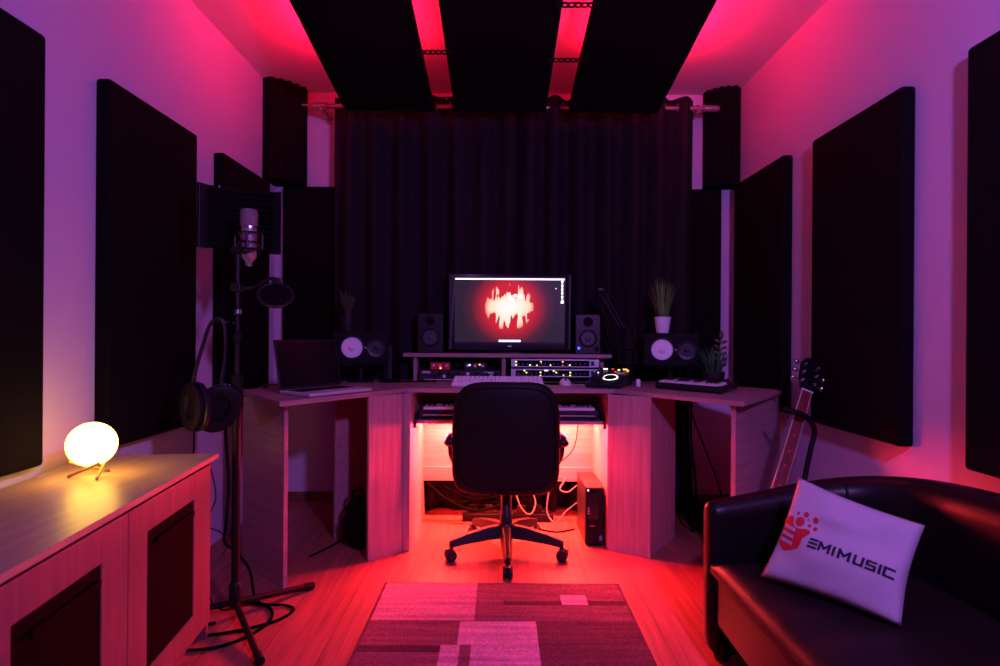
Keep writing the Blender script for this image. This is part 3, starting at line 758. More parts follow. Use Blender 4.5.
for zz in (.885, .965): cg.tube([(.69 + .052 * math.cos(a), 2.98 + .052 * math.sin(a), zz) for a in [2 * math.pi * k / 24 for k in range(25)]], .004, 6, False)
for a in (0.4, 1.97, 3.54, 5.11): cg.tube([(.69 + .052 * math.cos(a), 2.98 + .052 * math.sin(a), .885), (.69 + .06 * math.cos(a), 2.98 + .06 * math.sin(a), .925), (.69 + .052 * math.cos(a), 2.98 + .052 * math.sin(a), .965)], .004, 6)
cg.tube([(.69, 3.03, .965), (.69, 3.02, 1.01), (.688, 2.98, 1.032)], .006, 8)
cg.build('spider_mount', M['steel'], bm2)
tag(MB().tube(spline([(.69, 2.98, .85), (.695, 2.99, .80), (.71, 3.02, .775), (.73, 3.08, .773), (.70, 3.15, .773)], 6), .004, 8).build('microphone_cable', M['cable']), 'black cable from the hanging microphone down to the desktop', 'cable')
# little dark tower (antenna like stand) left of riser
tw = thing('card_reader_stand', 'small dark upright stand on the desk left of the riser', 'stand', (-.608, 3.08, ZT))
MB().lathe([(.001, 0), (.055, 0), (.055, .006), (.02, .012), (.001, .012)], (-.608, 3.08, ZT), (0, 0, 1), 24).build('foot', M['matte'], tw)
MB().box(-.620, 3.072, ZT + .010, -.596, 3.088, ZT + .20).build('upright', M['bezel'], tw, bevel=.003)
tag(MB().tube(spline([(-.66, 3.02, ZT + .004), (-.60, 2.99, ZT + .004), (-.52, 3.03, ZT + .004), (-.45, 3.05, ZT + .004), (-.35, 3.06, ZT + .004)], 6), .0035, 8).build('desk_cable', M['cable']), 'dark cable lying on the desk left of the audio interface', 'cable')
tag(MB().tube(spline([(-1.15, 2.66, ZT + .004), (-1.08, 2.64, ZT + .02), (-1.02, 2.68, ZT + .004), (-.98, 2.72, ZT + .004)], 6), .003, 8).build('laptop_cable', M['whitecable']), 'pale cable on the far left desk end beside the laptop', 'cable')
tag(MB().tube(spline([(.35, 2.98, ZT + .004), (.28, 3.0, ZT + .004), (.24, 2.96, ZT + .004), (.30, 2.93, ZT + .004), (.36, 3.02, ZT + .004), (.46, 3.0, ZT + .004)], 6), .003, 8).build('mouse_cable', M['cable']), 'dark cable curled on the desk between keyboard and mouse', 'cable')

# ------------------------------------------------------------------ office chair
ch = thing('office_chair', 'black leather swivel chair turned away in front of the desk', 'chair', (.035, 2.62, 0))
CX, CY = .035, 2.62
hub = MB().lathe([(.001, .075), (.036, .075), (.045, .09), (.045, .135), (.036, .15), (.001, .15)], (CX, CY, 0), (0, 0, 1), 24); hub.build('base_hub', M['plastic'], ch)
RR = .262
for k in range(5):
    a = R(-90 + 72 * k + 1); d = Vector((math.cos(a), math.sin(a), 0)); n = Vector((-d.y, d.x, 0)); o = Vector((CX, CY, 0))
    vs = []
    prof = [(.03, .032, .085, .142), (.10, .028, .082, .136), (.20, .022, .074, .116), (RR - .012, .019, .066, .100), (RR + .012, .013, .062, .092)]
    for r_, w_, za, zb in prof:
        p = o + d * r_; vs += [p - n * w_ + Vector((0, 0, za)), p + n * w_ + Vector((0, 0, za)), p + n * w_ * .55 + Vector((0, 0, zb)), p - n * w_ * .55 + Vector((0, 0, zb))]
    fs = [(3, 2, 1, 0)]
    for i in range(len(prof) - 1):
        for q in range(4): fs.append((4 * i + q, 4 * i + (q + 1) % 4, 4 * i + 4 + (q + 1) % 4, 4 * i + 4 + q))
    e = 4 * (len(prof) - 1); fs.append((e, e + 1, e + 2, e + 3))
    arm = MB().add(vs, fs).build('base_arm', M['plastic'], ch, bevel=.004)
    c = o + d * RR
    ca = MB(); ca.tube([c + Vector((0, 0, .045)), c + Vector((0, 0, .075))], .008, 10)
    ca.lathe([(.010, -.0215), (.0255, -.0205), (.027, -.006), (.020, -.005), (.020, .005), (.027, .006), (.0255, .0205), (.010, .0215)], tuple(c + Vector((0, 0, .0275)) + d * .006), tuple(n), 20)
    ca.tube([c + n * .008 + Vector((0, 0, .05)), c + d * .03 + Vector((0, 0, .046))], .013, 8)
    ca.build('castor', M['plastic'], ch)
MB().lathe([(.030, .15), (.030, .19), (.026, .195), (.026, .30), (.021, .305), (.021, .38)], (CX, CY, 0), (0, 0, 1), 20).build('gas_column', M['plastic'], ch)
MB().box(CX - .09, CY - .06, .345, CX + .09, CY + .12, .385).build('seat_plate', M['plastic'], ch, bevel=.006)
MB().tube([(CX + .08, CY + .05, .35), (CX + .20, CY + .05, .345), (CX + .24, CY + .05, .34)], .006, 8).build('lift_lever', M['plastic'], ch)
def cushion(x0, x1, y0, y1, z0, z1, nx=12, ny=12, pw=3.2, bulge=.0):
    """pillow like slab with superelliptic plan"""
    m = MB(); vs = []; fs = []
    cx_, cy_, cz_ = (x0 + x1) / 2, (y0 + y1) / 2, (z0 + z1) / 2; a, b, c = (x1 - x0) / 2, (y1 - y0) / 2, (z1 - z0) / 2
    n1, n2 = 36, 14
    sg = lambda v, p: math.copysign(abs(v) ** p, v)
    for i in range(n2 + 1):
        th = -math.pi / 2 + math.pi * i / n2
        for k in range(n1):
            ph = 2 * math.pi * k / n1
            vs.append((cx_ + a * sg(math.cos(th), .45) * sg(math.cos(ph), 2 / pw), cy_ + b * sg(math.cos(th), .45) * sg(math.sin(ph), 2 / pw), cz_ + c * sg(math.sin(th), .7)))
    for i in range(n2):
        for k in range(n1): fs.append((i * n1 + k, i * n1 + (k + 1) % n1, (i + 1) * n1 + (k + 1) % n1, (i + 1) * n1 + k))
    return m.add(vs, fs, True)
cushion(CX - .235, CX + .235, 2.47, 2.93, .38, .475).build('seat', M['chairleather'], ch, smooth=True)
def chair_back():
    m = MB(); vs = []; fs = []
    n1, n2 = 64, 14; w, h = .243, .254; zc_ = .572; sg = lambda v, p: math.copysign(abs(v) ** p, v)
    for i in range(n2 + 1):
        th = -math.pi / 2 + math.pi * i / n2
        for k in range(n1):
            ph = 2 * math.pi * k / n1
            c_, s_ = math.cos(ph), math.sin(ph)
            e = 2 / 5.0 if s_ > 0 else 2 / 6.5
            rr = sg(math.cos(th), .30)
            X = w * sg(c_, e) * rr; Z = h * sg(s_, e) * rr
            if Z > 0: X *= 1 - .10 * (Z / h) ** 2
            else: X *= 1 - .01 * (Z / h) ** 2
            Yd = .034 * sg(math.sin(th), .75)
            Y0 = 2.455 + .30 * X * X * 1.6 * -1 * -1 - .02 * (Z / h)   # wraps round the sitter
            # raised border roll and a puffed middle
            vs.append((.030 + X, Y0 + Yd, zc_ + Z))
    for i in range(n2):
        for k in range(n1): fs.append((i * n1 + k, i * n1 + (k + 1) % n1, (i + 1) * n1 + (k + 1) % n1, (i + 1) * n1 + k))
    return m.add(vs, fs, True)
chair_back().build('backrest', M['chairleather'], ch, smooth=True)
sp_ = MB(); pts = []
for k in range(65):
    ph = 2 * math.pi * k / 64; e = 2 / 4.6; sg = lambda v, p: math.copysign(abs(v) ** p, v)
    X = .222 * sg(math.cos(ph), e); Z = .232 * sg(math.sin(ph), e)
    if Z > 0: X *= 1 - .10 * (Z / .254) ** 2
    pts.append((.030 + X, 2.455 + .48 * X * X - .02 * (Z / .254) - .0325, .572 + Z))
sp_.tube(pts, .0035, 6, False); sp_.build('backrest_seam', M['chairleather'], ch, smooth=True)
for s_ in (-1, 1):
    x = .032 + s_ * .254
    a = MB(); p = spline([(x, 2.48, .540), (x, 2.53, .556), (x, 2.60, .558), (x, 2.66, .548)], 6); a.tube(p, [.012] + [.026] * (len(p) - 2) + [.014], 12)
    a.v = [Vector((v.x, v.y, .555 + (v.z - .555) * .75)) for v in a.v]
    a.build('armrest', M['plastic'], ch, smooth=True)
    a = MB(); a.tube(spline([(x, 2.64, .545), (x + s_ * .004, 2.66, .50), (x - s_ * .01, 2.66, .42), (x - s_ * .06, 2.66, .372)], 6), .014, 10); a.tube(spline([(x, 2.53, .545), (x - s_ * .004, 2.55, .48), (x - s_ * .02, 2.62, .42), (x - s_ * .06, 2.66, .372)], 6), .014, 10)
    a.build('arm_bracket', M['plastic'], ch)

# ------------------------------------------------------------------ pc tower, power strip, cables below the desk
pc = thing('computer_tower', 'slim black desktop computer standing on the floor right of the chair', 'computer', (.47, 2.87, 0))
px0, px1, py0, py1, pz = .424, .514, 2.715, 3.02, .288
MB().box(px0, py0 + .02, .008, px1, py1, pz).build('case', M['plastic'], pc, bevel=.003)
MB().box(px0 + .001, py0, .008, px1 - .001, py0 + .021, pz - .001).build('front_bezel', M['matte'], pc, bevel=.004)
MB().box(px0 + .012, py0 - .002, .135, px1 - .03, py0 + .001, .265).build('drive_bay', M['glass_black'], pc)
MB().lathe([(.0042, 0), (.004, .002)], (px0 + .012, py0, .275), (0, -1, 0), 12).build('power_button', M['led_white'], pc)
for z in (.185, .172, .160): MB().box(px0 + .010, py0 - .003, z, px0 + .018, py0 - .001, z + .005).build('port', M['alu'], pc)
MB().box(px0 + .02, py0 - .001, .098, px0 + .045, py0, .103).build('maker_mark', M['red'], pc)
MB().box(px1 - .022, py0 - .001, .030, px1 - .008, py0, .054).build('sticker', M['bluesticker'], pc)
f5 = MB(); [f5.box(x - .008, y - .01, 0, x + .008, y + .01, .009) for x in (px0 + .014, px1 - .014) for y in (py0 + .03, py1 - .03)]; f5.build('rubber_feet', M['matte'], pc)
ps = thing('power_strip', 'black power strip on the floor behind the chair base', 'power strip', (.05, 3.08, 0))
MB().box(-.20, 3.055, 0, .30, 3.105, .045).build('housing', M['matte'], ps, bevel=.005)
for i in range(5): MB().box(-.17 + i * .09, 3.06, .045, -.12 + i * .09, 3.10, .085).build('plug', M['plastic' if i % 2 else 'matte'], ps, bevel=.006)
def cable(label, pts, r=.004, m='cable', n=7, name='cable', group=None):
    return tag(MB().tube(spline(pts, n), r, 8).build(name, M[m]), label, 'cable', group)
cable('pale cable looping from the computer tower to the floor', [(.42, 2.99, .13), (.36, 2.97, .09), (.30, 2.95, .035), (.26, 3.0, .08), (.27, 3.03, .18), (.24, 3.05, .20)], .004, 'whitecable', 8, 'power_cable')
cable('pale cable hanging left of the computer tower near its top', [(.42, 3.0, .22), (.37, 2.98, .19), (.33, 3.0, .20), (.36, 3.03, .25), (.30, 3.05, .24), (.25, 3.06, .16)], .004, 'whitecable', 8, 'power_cable')
cable('pale cable drooping behind the chair base beside the pole', [(.08, 3.06, .20), (.12, 3.0, .10), (.17, 2.98, .07), (.20, 3.02, .12), (.17, 3.06, .2)], .004, 'whitecable', 8, 'power_cable')
cable('thin dark cable hanging from the tray down to the chair arm', [(.425, 3.02, .598), (.425, 3.03, .50), (.40, 3.04, .40), (.33, 3.05, .335), (.25, 3.06, .33), (.18, 3.09, .34)], .003, 'cable', 8, 'tray_cable')
cable('black cable bundle sagging under the left part of the modesty panel', [(-.40, 3.07, .21), (-.28, 3.03, .13), (-.14, 3.02, .075), (0, 3.03, .10), (.12, 3.05, .17), (.2, 3.07, .2)], .008, 'cable', 8, 'cable_bundle')
cable('dark cable lying on the floor from tower to power strip', [(.40, 2.94, .005), (.30, 2.90, .005), (.20, 2.95, .005), (.1, 3.03, .006)], .004, 'cable', 8, 'floor_cable')
# net of cables in a cloth tray
ct = MB()
for i in range(6):
    rnd = random.Random(40 + i); y0 = 3.07 + rnd.uniform(-.01, .015)
    ct.tube(spline([(-.40 + .02 * i, y0, .205), (-.25 + rnd.uniform(-.06, .06), 3.05, .10 + rnd.uniform(0, .08)), (-.05 + rnd.uniform(-.06, .06), 3.06, .09 + rnd.uniform(0, .09)), (.15 + rnd.uniform(-.05, .05), 3.05, .12 + rnd.uniform(0, .08)), (.36 - .015 * i, y0, .205)], 8), .0028, 6)
o = tag(ct.build('cable_tangle', M['cable']), 'tangle of black cables below the modesty panel', 'cables'); o['kind'] = 'stuff'
# black bag behind the left leg panel
bg = thing('black_bag', 'slumped black bag on the floor behind the left leg panel', 'bag', (-.67, 2.70, 0))
bb = MB().ball((0, 0, 0), 1, 24, 14, .085, .07, .13)
bb.v = [Vector((-.672 + v.x * (1 + .12 * math.sin(9 * v.z * 10)) , 2.70 + v.y, max(0, v.z + .11 + .012 * math.sin(30 * v.x + 20 * v.z)))) for v in bb.v]
bb.build('bag_body', M['fabric'], bg, smooth=True)
MB().tube(spline([(-.71, 2.69, .20), (-.70, 2.68, .27), (-.66, 2.68, .28), (-.64, 2.69, .21)], 6), .008, 8).build('bag_handle', M['fabric'], bg)
# cables below the wings
for i, (lb, pts) in enumerate([
    ('thick black cable hanging behind the right leg panel, leftmost', [(1.02, 3.02, .745), (1.01, 3.0, .55), (1.03, 2.99, .3), (1.0, 2.96, .08), (1.02, 2.90, .012)]),
    ('black cable hanging beside the right leg panel, second from left', [(1.05, 3.03, .745), (1.04, 3.02, .5), (1.06, 3.0, .25), (1.05, 2.93, .012), (1.08, 2.86, .012)]),
    ('thin black cable slanting across the wall under the right wing', [(1.06, 3.10, .745), (1.08, 3.12, .6), (1.16, 3.14, .4), (1.24, 3.15, .2), (1.27, 3.10, .05), (1.25, 3.0, .01)])]):
    cable(lb, pts, (.008, .006, .004)[i], 'cable', 8, 'hanging_cable', 'cables hanging under the right wing')
cable('thick black cable drooping to the floor behind the right leg panel', [(1.035, 3.02, .3), (1.02, 2.94, .18), (1.04, 2.90, .06), (1.055, 2.86, .014), (1.07, 2.80, .014)], .010, 'cable', 8, 'hanging_cable')
cp = MB(); 
for i in range(10):
    rnd = random.Random(60 + i)
    c0 = Vector((1.13 + rnd.uniform(-.05, .09), 3.08 + rnd.uniform(-.05, .05), .02 + .008 * i)); rr = rnd.uniform(.06, .11)
    cp.tube([c0 + Vector((rr * math.cos(a), rr * .6 * math.sin(a), .015 * math.sin(2 * a + i))) for a in [2 * math.pi * k / 20 for k in range(21)]], .007, 6, False)
o = tag(cp.build('cable_heap', M['cable']), 'heap of coiled black cables on the floor under the right wing', 'cables'); o['kind'] = 'stuff'
cable('black cable lying on the floor under the left desk wing', [(-.87, 2.56, .005), (-.82, 2.66, .005), (-.78, 2.78, .005), (-.76, 2.95, .02), (-.75, 3.1, .2)], .0045, 'cable', 8, 'floor_cable')
cable('short dark cable hanging from the underside of the left wing', [(-.85, 3.0, .745), (-.845, 3.0, .68), (-.83, 3.01, .62), (-.80, 3.02, .66), (-.79, 3.02, .745)], .004, 'cable', 8, 'hanging_cable')

# ------------------------------------------------------------------ microphone stand with recording shield
SX, SY = -.955, 2.02
sd = thing('microphone_stand', 'tall black tripod microphone stand left of the desk', 'microphone stand', (SX, SY, 0))
MB().lathe([(.016, .035), (.022, .045), (.022, .12), (.016, .13)], (SX, SY, 0), (0, 0, 1), 16).build('leg_hub', M['steel'], sd)
for end in ((-.755, 2.245), (-.742, 1.735), (-1.235, 1.985)):
    e = Vector((*end, .014)); c0 = Vector((SX, SY, .055)); dd = (e - c0).normalized()
    MB().tube([c0, e], .0115, 10).build('leg', M['steel'], sd)
    MB().tube([e - dd * .03, e + dd * .008], .0145, 10).build('rubber_foot', M['matte'], sd)
MB().tube([(SX, SY, .04), (SX, SY, .84)], .0145, 14).build('lower_pole', M['steel'], sd)
MB().lathe([(.015, 0), (.022, .006), (.023, .07), (.016, .08)], (SX, SY, .80), (0, 0, 1), 16).build('clutch', M['matte'], sd)
MB().tube([(SX, SY, .84), (SX, SY, 1.32)], .0095, 12).build('upper_pole', M['steel'], sd)
MB().lathe([(.010, 0), (.015, .004), (.015, .018), (.010, .022)], (SX, SY, 1.10), (0, 0, 1), 14).build('collar', M['chrome'], sd)
MB().lathe([(.012, 0), (.017, .003), (.017, .03), (.012, .034)], (SX, SY, 1.0), (0, 0, 1), 14).build('collar', M['matte'], sd)
# recording shield: curved foam wall in front of (behind) the microphone
rf = thing('recording_shield', 'curved black foam recording shield on the microphone stand', 'recording shield', (-1.04, 2.14, 1.36))
cxs, cys = -1.036, 1.87; Rr = .34; zl, zh = 1.362, 1.605
def arc_wall(a0, a1, r0, r1, ridges, zl, zh, n=20, nz=44, tilt=0.):
    m = MB(); vs = []; fs = []
    for j in range(nz + 1):
        z = zl + (zh - zl) * j / nz
        rd = (.009 * abs(math.sin(math.pi * ridges * j / nz))) if ridges else 0
        for i in range(n + 1):
            a = a0 + (a1 - a0) * i / n; r = r0 - rd
            vs.append((cxs + r * math.cos(a), cys + r * math.sin(a), z + tilt * (i / n - .5)))
    for j in range(nz):
        for i in range(n):
            q = j * (n + 1) + i; fs.append((q, q + 1, q + n + 2, q + n + 1))
    m.add(vs, fs); o = len(vs)
    vo = []
    for j in range(nz + 1):
        z = zl + (zh - zl) * j / nz
        for i in range(n + 1):
            a = a0 + (a1 - a0) * i / n; vo.append((cxs + r1 * math.cos(a), cys + r1 * math.sin(a), z + tilt * (i / n - .5)))
    m.add(vo, [f[::-1] for f in fs])
    n1 = n + 1
    ring = list(range(n1)) + [j * n1 + n for j in range(1, nz + 1)] + [nz * n1 + i for i in range(n - 1, -1, -1)] + [j * n1 for j in range(nz - 1, 0, -1)]
    for a, b in zip(ring, ring[1:] + ring[:1]): m.f.append([a, b, b + o, a + o]); m.sm.append(False)
    return m
aL, aR = R(110), R(64)
arc_wall(aL, aR, Rr, Rr + .022, 11, zl, zh - .004, tilt=-.030).build('foam_liner', M['foam'], rf)
arc_wall(aL + .02, aR - .02, Rr + .022, Rr + .028, 0, zl - .004, zh, n=20, nz=2, tilt=-.030).build('metal_shell', M['steel'], rf)
# flat side wing nearest the wall
wx = cxs + (Rr + .005) * math.cos(aL); wy = cys + (Rr + .005) * math.sin(aL)
MB().wallboard((wx - .012, wy - .045), (wx + .004, wy + .004), .014, zl + .004, zh + .012).build('side_wing', M['plastic'], rf, bevel=.003)
bk = MB(); bk.box(SX - .02, SY - .012, 1.322, SX + .02, SY + .012, 1.345); bk.tube([(SX, SY, 1.333), (-1.0, 2.12, 1.333), (-1.03, 2.222, 1.34), (-1.03, 2.222, 1.42)], .008, 8)
bk.tube([(-1.0, 2.12, 1.333), (-.95, 2.19, 1.345), (-.945, 2.212, 1.41)], .007, 8)
bk.build('mounting_bar', M['steel'], rf)
MB().lathe([(.003, 0), (.003, .006)], (-1.115, 2.2, zh + .004), (0, 0, 1), 8).build('bolt', M['chrome'], rf)
# microphone in front of the foam
mc = thing('studio_microphone', 'silver condenser microphone upright before the foam shield', 'microphone', (-.948, 2.08, 1.30))
mx_, my_ = -.942, 2.08
MB().lathe([(.001, 1.283), (.012, 1.283), (.013, 1.300), (.023, 1.310), (.0275, 1.318), (.0275, 1.423), (.0285, 1.426)], (mx_, my_, 0), (0, 0, 1), 28).build('body', M['mic'], mc)
MB().lathe([(.0305, 1.426), (.031, 1.43), (.031, 1.482), (.028, 1.494), (.014, 1.498), (.001, 1.499)], (mx_, my_, 0), (0, 0, 1), 28).build('grille', M['mesh'], mc)
MB().lathe([(.0315, 1.424), (.0315, 1.431)], (mx_, my_, 0), (0, 0, 1), 28).build('grille_band', M['chrome'], mc)
sk = thing('shock_mount', 'dark spider shock mount with red elastics around the silver microphone', 'shock mount', (mx_, my_, 1.30))
q = MB()
for zz, r_ in ((1.345, .047), (1.405, .047)): q.tube([(mx_ + r_ * math.cos(a), my_ + r_ * math.sin(a), zz) for a in [2 * math.pi * k / 24 for k in range(25)]], .0035, 6, False)
for a in (.3, 1.87, 3.44, 5.01): q.tube([(mx_ + .047 * math.cos(a), my_ + .047 * math.sin(a), 1.345), (mx_ + .047 * math.cos(a), my_ + .047 * math.sin(a), 1.405)], .0035, 6)
q.tube([(mx_ + .047, my_, 1.35), (SX + .03, SY + .01, 1.335), (SX, SY, 1.335)], .006, 8); q.build('cage', M['steel'], sk)
q = MB(); q.lathe([(.0280, 1.367), (.031, 1.368), (.031, 1.376), (.0280, 1.377)], (mx_, my_, 0), (0, 0, 1), 24); q.build('inner_clamp', M['steel'], sk)
q = MB()
for k in range(8):
    a = .3 + k * math.pi / 4; za = 1.405 if k % 2 else 1.345
    q.tube([(mx_ + .047 * math.cos(a), my_ + .047 * math.sin(a), za), (mx_ + .031 * math.cos(a + .4), my_ + .031 * math.sin(a + .4), 1.372)], .0014, 5)
q.build('elastic', M['elastic'], sk)
# pop filter
pf = thing('pop_filter', 'round black pop filter tilted below the foam shield', 'pop filter', (-.83, 2.05, 1.19))
pc_ = Vector((-.828, 2.05, 1.174)); pn = Vector((.26, -.62, .58)).normalized()
qd = Vector((0, 0, 1)).rotation_difference(pn); rp = .060
ringp = [pc_ + qd @ Vector((rp * math.cos(a), rp * math.sin(a), 0)) for a in [2 * math.pi * k / 32 for k in range(33)]]
MB().tube(ringp, .0055, 8, False).build('hoop', M['plastic'], pf)
MB().lathe([(rp, -.001), (rp, .001)], tuple(pc_), tuple(pn), 32).build('mesh_screen', M['fabric'], pf)
topp = pc_ + qd @ Vector((0, rp, 0))
tp = max(ringp, key=lambda p: p.z)
MB().box(tp.x - .012, tp.y - .012, tp.z - .006, tp.x + .016, tp.y + .012, tp.z + .022).build('hoop_clamp', M['plastic'], pf, bevel=.003)
MB().tube(spline([tp + Vector((0, 0, .01)), tp + Vector((-.012, .012, .022)), tp + Vector((-.05, .02, .012)), (-.91, 2.04, 1.20), (SX, SY, 1.20)], 8), .0055, 8).build('gooseneck', M['steel'], pf)
MB().box(SX - .018, SY - .02, 1.185, SX + .018, SY + .016, 1.215).build('pole_clamp', M['plastic'], pf, bevel=.003)
# headphones hanging at the stand
hp = thing('headphones', 'large black headphones hanging on the microphone stand', 'headphones', (-1.06, 1.95, .78))
def cup(c, nrm, name):
    m = MB(); m.lathe([(.030, -.020), (.050, -.016), (.052, -.002), (.046, .004), (.044, .006)], c, nrm, 28, 1.42, 1.78); m.build(name, M['plastic'], hp)
    m = MB(); m.lathe([(.044, .004), (.050, .010), (.050, .022), (.040, .028), (.026, .024), (.022, .012), (.001, .012)], c, nrm, 28, 1.42, 1.78); m.build('ear_pad', M['chairleather'], hp)
cup((-1.062, 1.945, .775), (-.60, -.78, .10), 'ear_cup'); cup((-1.008, 1.995, .765), (.45, -.85, -.15), 'ear_cup')
for off in (0, .010):
    MB().tube(spline([(-1.082 + off * .3, 1.95 + off, .83), (-1.072, 1.955 + off, .90), (-1.052, 1.965 + off, .99), (-1.028, 1.97 + off, 1.065), (-1.0, 1.98 + off, 1.085), (-.985, 1.985 + off, 1.05), (-.985, 1.99 + off, .95), (-1.0, 1.985 + off, .83)], 8), .0045, 8).build('headband', M['plastic'], hp)
cable('thin black cable hanging from the headphones to the floor', [(-1.075, 1.96, .72), (-1.08, 1.965, .60), (-1.085, 1.97, .40), (-1.05, 1.98, .22), (-1.06, 2.03, .08), (-1.02, 2.06, .008), (-.94, 2.14, .006)], .003, 'cable', 9, 'headphone_cable')
hk = MB(); hk.tube(spline([(SX, SY, 1.065), (-.97, 2.01, 1.070), (-1.0, 1.985, 1.075), (-1.008, 1.975, 1.082)], 5), .005, 8); hk.build('headphone_hook', M['steel'], sd)
# cables of the microphone
cable('black microphone cable winding down the tripod stand', [(-.948, 2.08, 1.29), (-.955, 2.05, 1.22), (-.965, 2.00, 1.10), (-.975, 2.00, .90), (-.985, 2.0, .70), (-.965, 1.985, .50), (-.98, 2.0, .35), (-1.0, 2.03, .27), (-.96, 2.05, .22), (-.92, 2.06, .15), (-.90, 2.08, .03), (-.80, 2.10, .006), (-.76, 2.06, .006), (-.80, 1.98, .006), (-.92, 1.91, .006), (-1.05, 1.88, .006), (-1.08, 1.93, .006), (-1.0, 1.97, .006)], .005, 'cable', 8, 'microphone_cable')
cable('second black cable looped on the floor around the tripod foot', [(-1.12, 1.82, .006), (-1.0, 1.80, .006), (-.90, 1.83, .006), (-.83, 1.92, .006), (-.82, 2.02, .006), (-.88, 2.10, .006), (-1.0, 2.12, .006), (-1.12, 2.08, .006)], .005, 'cable', 8, 'floor_cable')
cable('pale thin cable curling on the floor beside the tripod stand', [(-1.20, 2.30, .50), (-1.14, 2.24, .37), (-1.16, 2.2, .28), (-1.08, 2.17, .25), (-1.05, 2.14, .20), (-1.12, 2.12, .10), (-1.2, 2.1, .02), (-1.10, 2.06, .005), (-1.04, 2.0, .005), (-1.09, 1.93, .005), (-1.15, 1.9, .005)], .003, 'whitecable', 8, 'power_cable')
# ------------------------------------------------------------------ rug
def rug():
    t = thing('rug', 'patchwork rug in rectangles on the floor in front of the chair', 'rug', (.01, 1.55, 0))
    x0, x1, y0, y1 = -.468, .498, .82, 2.295
    def tone(v, n):
        m, nt, p = new_mat(n); tc = N(nt, 'ShaderNodeTexCoord')
        a = N(nt, 'ShaderNodeTexNoise'); a.inputs['Scale'].default_value = 130; a.inputs['Detail'].default_value = 3
        mp = N(nt, 'ShaderNodeMapping'); mp.inputs['Scale'].default_value = (2, 30, 1)
        nt.links.new(tc.outputs['Object'], mp.inputs[0]); b = N(nt, 'ShaderNodeTexNoise'); b.inputs['Scale'].default_value = 1.4; b.inputs['Detail'].default_value = 4
        nt.links.new(mp.outputs[0], b.inputs['Vector']); nt.links.new(tc.outputs['Object'], a.inputs['Vector'])
        mx = N(nt, 'ShaderNodeMath', operation='MULTIPLY'); nt.links.new(a.outputs['Fac'], mx.inputs[0]); nt.links.new(b.outputs['Fac'], mx.inputs[1])
        cr = N(nt, 'ShaderNodeValToRGB'); cr.color_ramp.elements[0].position = .12; cr.color_ramp.elements[1].position = .38
        cr.color_ramp.elements[0].color = (*[c * .55 for c in v], 1); cr.color_ramp.elements[1].color = (*[c * 1.15 for c in v], 1)
        nt.links.new(mx.outputs[0], cr.inputs[0]); nt.links.new(cr.outputs[0], p.inputs['Base Color'])
        bp = N(nt, 'ShaderNodeBump'); bp.inputs['Strength'].default_value = .8; bp.inputs['Distance'].default_value = .004
        nt.links.new(a.outputs['Fac'], bp.inputs['Height']); nt.links.new(bp.outputs[0], p.inputs['Normal'])
        p.inputs['Roughness'].default_value = .95; p.inputs['Specular IOR Level'].default_value = .1
        return m
    dark = tone((.13, .055, .075), 'rug dark wool'); mid = tone((.20, .085, .12), 'rug brown wool'); light = tone((.44, .25, .34), 'rug beige wool'); pale = tone((.55, .36, .47), 'rug cream wool'); band = tone((.09, .035, .05), 'rug deep brown wool')
    MB().box(x0, y0, 0, x1, y1, .010).build('pile_base', dark, t, bevel=.004)
    P = lambda nm, m, a, b, c, d, h=.0115: MB().box(a, b, .006, c, d, h).build(nm, m, t, bevel=.0006)
    P('patch', light, x0 + .012, 1.99, -.085, y1 - .012)
    P('patch', mid, -.085, 1.99, x1 - .012, y1 - .012)
    P('patch', mid, x0 + .012, 1.52, -.135, 1.99)
    P('patch', pale, -.135, 1.50, .135, 1.985)
    P('patch', dark, .135, 1.50, x1 - .012, 1.99)
    P('stripe', band, x0 + .012, 1.79, -.14, 1.825, .0125); P('stripe', band, .02, 2.105, x1 - .012, 2.135, .0125)
    P('small_square', pale, .242, 2.105, .342, 2.185, .013); P('small_square', pale, -.188, 1.64, -.125, 1.83, .013); P('small_square', mid, -.125, 1.64, -.088, 1.83, .0132)
    P('patch', mid, x0 + .012, y0 + .012, .1, 1.50); P('patch', light, .1, y0 + .012, x1 - .012, 1.50)
rug()

# ------------------------------------------------------------------ cabinet with glowing globe
CZ = .62
cb = thing('cabinet', 'pale oak sideboard with dark inset doors in the left foreground', 'cabinet', (-.98, 1.914, 0))
CM_ = Matrix(((-.993, .116, 0, -.98), (-.116, -.993, 0, 1.914), (0, 0, 1, 0), (0, 0, 0, 1)))   # columns: depth towards the wall, length towards the camera
def cbox(t0, t1, d0, d1, z0, z1): return MB().box(d0, t0, z0, d1, t1, z1).xf(CM_)
LEN = 1.10; DEP = .385
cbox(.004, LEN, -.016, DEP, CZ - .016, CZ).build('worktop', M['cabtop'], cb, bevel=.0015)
cbox(.022, .040, .008, DEP, .0, CZ - .019).build('side_panel', M['cabZ'], cb, bevel=.001)
cbox(LEN - .04, LEN - .022, .008, DEP, .0, CZ - .019).build('side_panel', M['cabZ'], cb, bevel=.001)
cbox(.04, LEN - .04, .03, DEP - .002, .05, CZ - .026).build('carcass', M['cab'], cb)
cbox(.04, LEN - .04, .04, .06, 0, .05).build('plinth', M['cab'], cb)
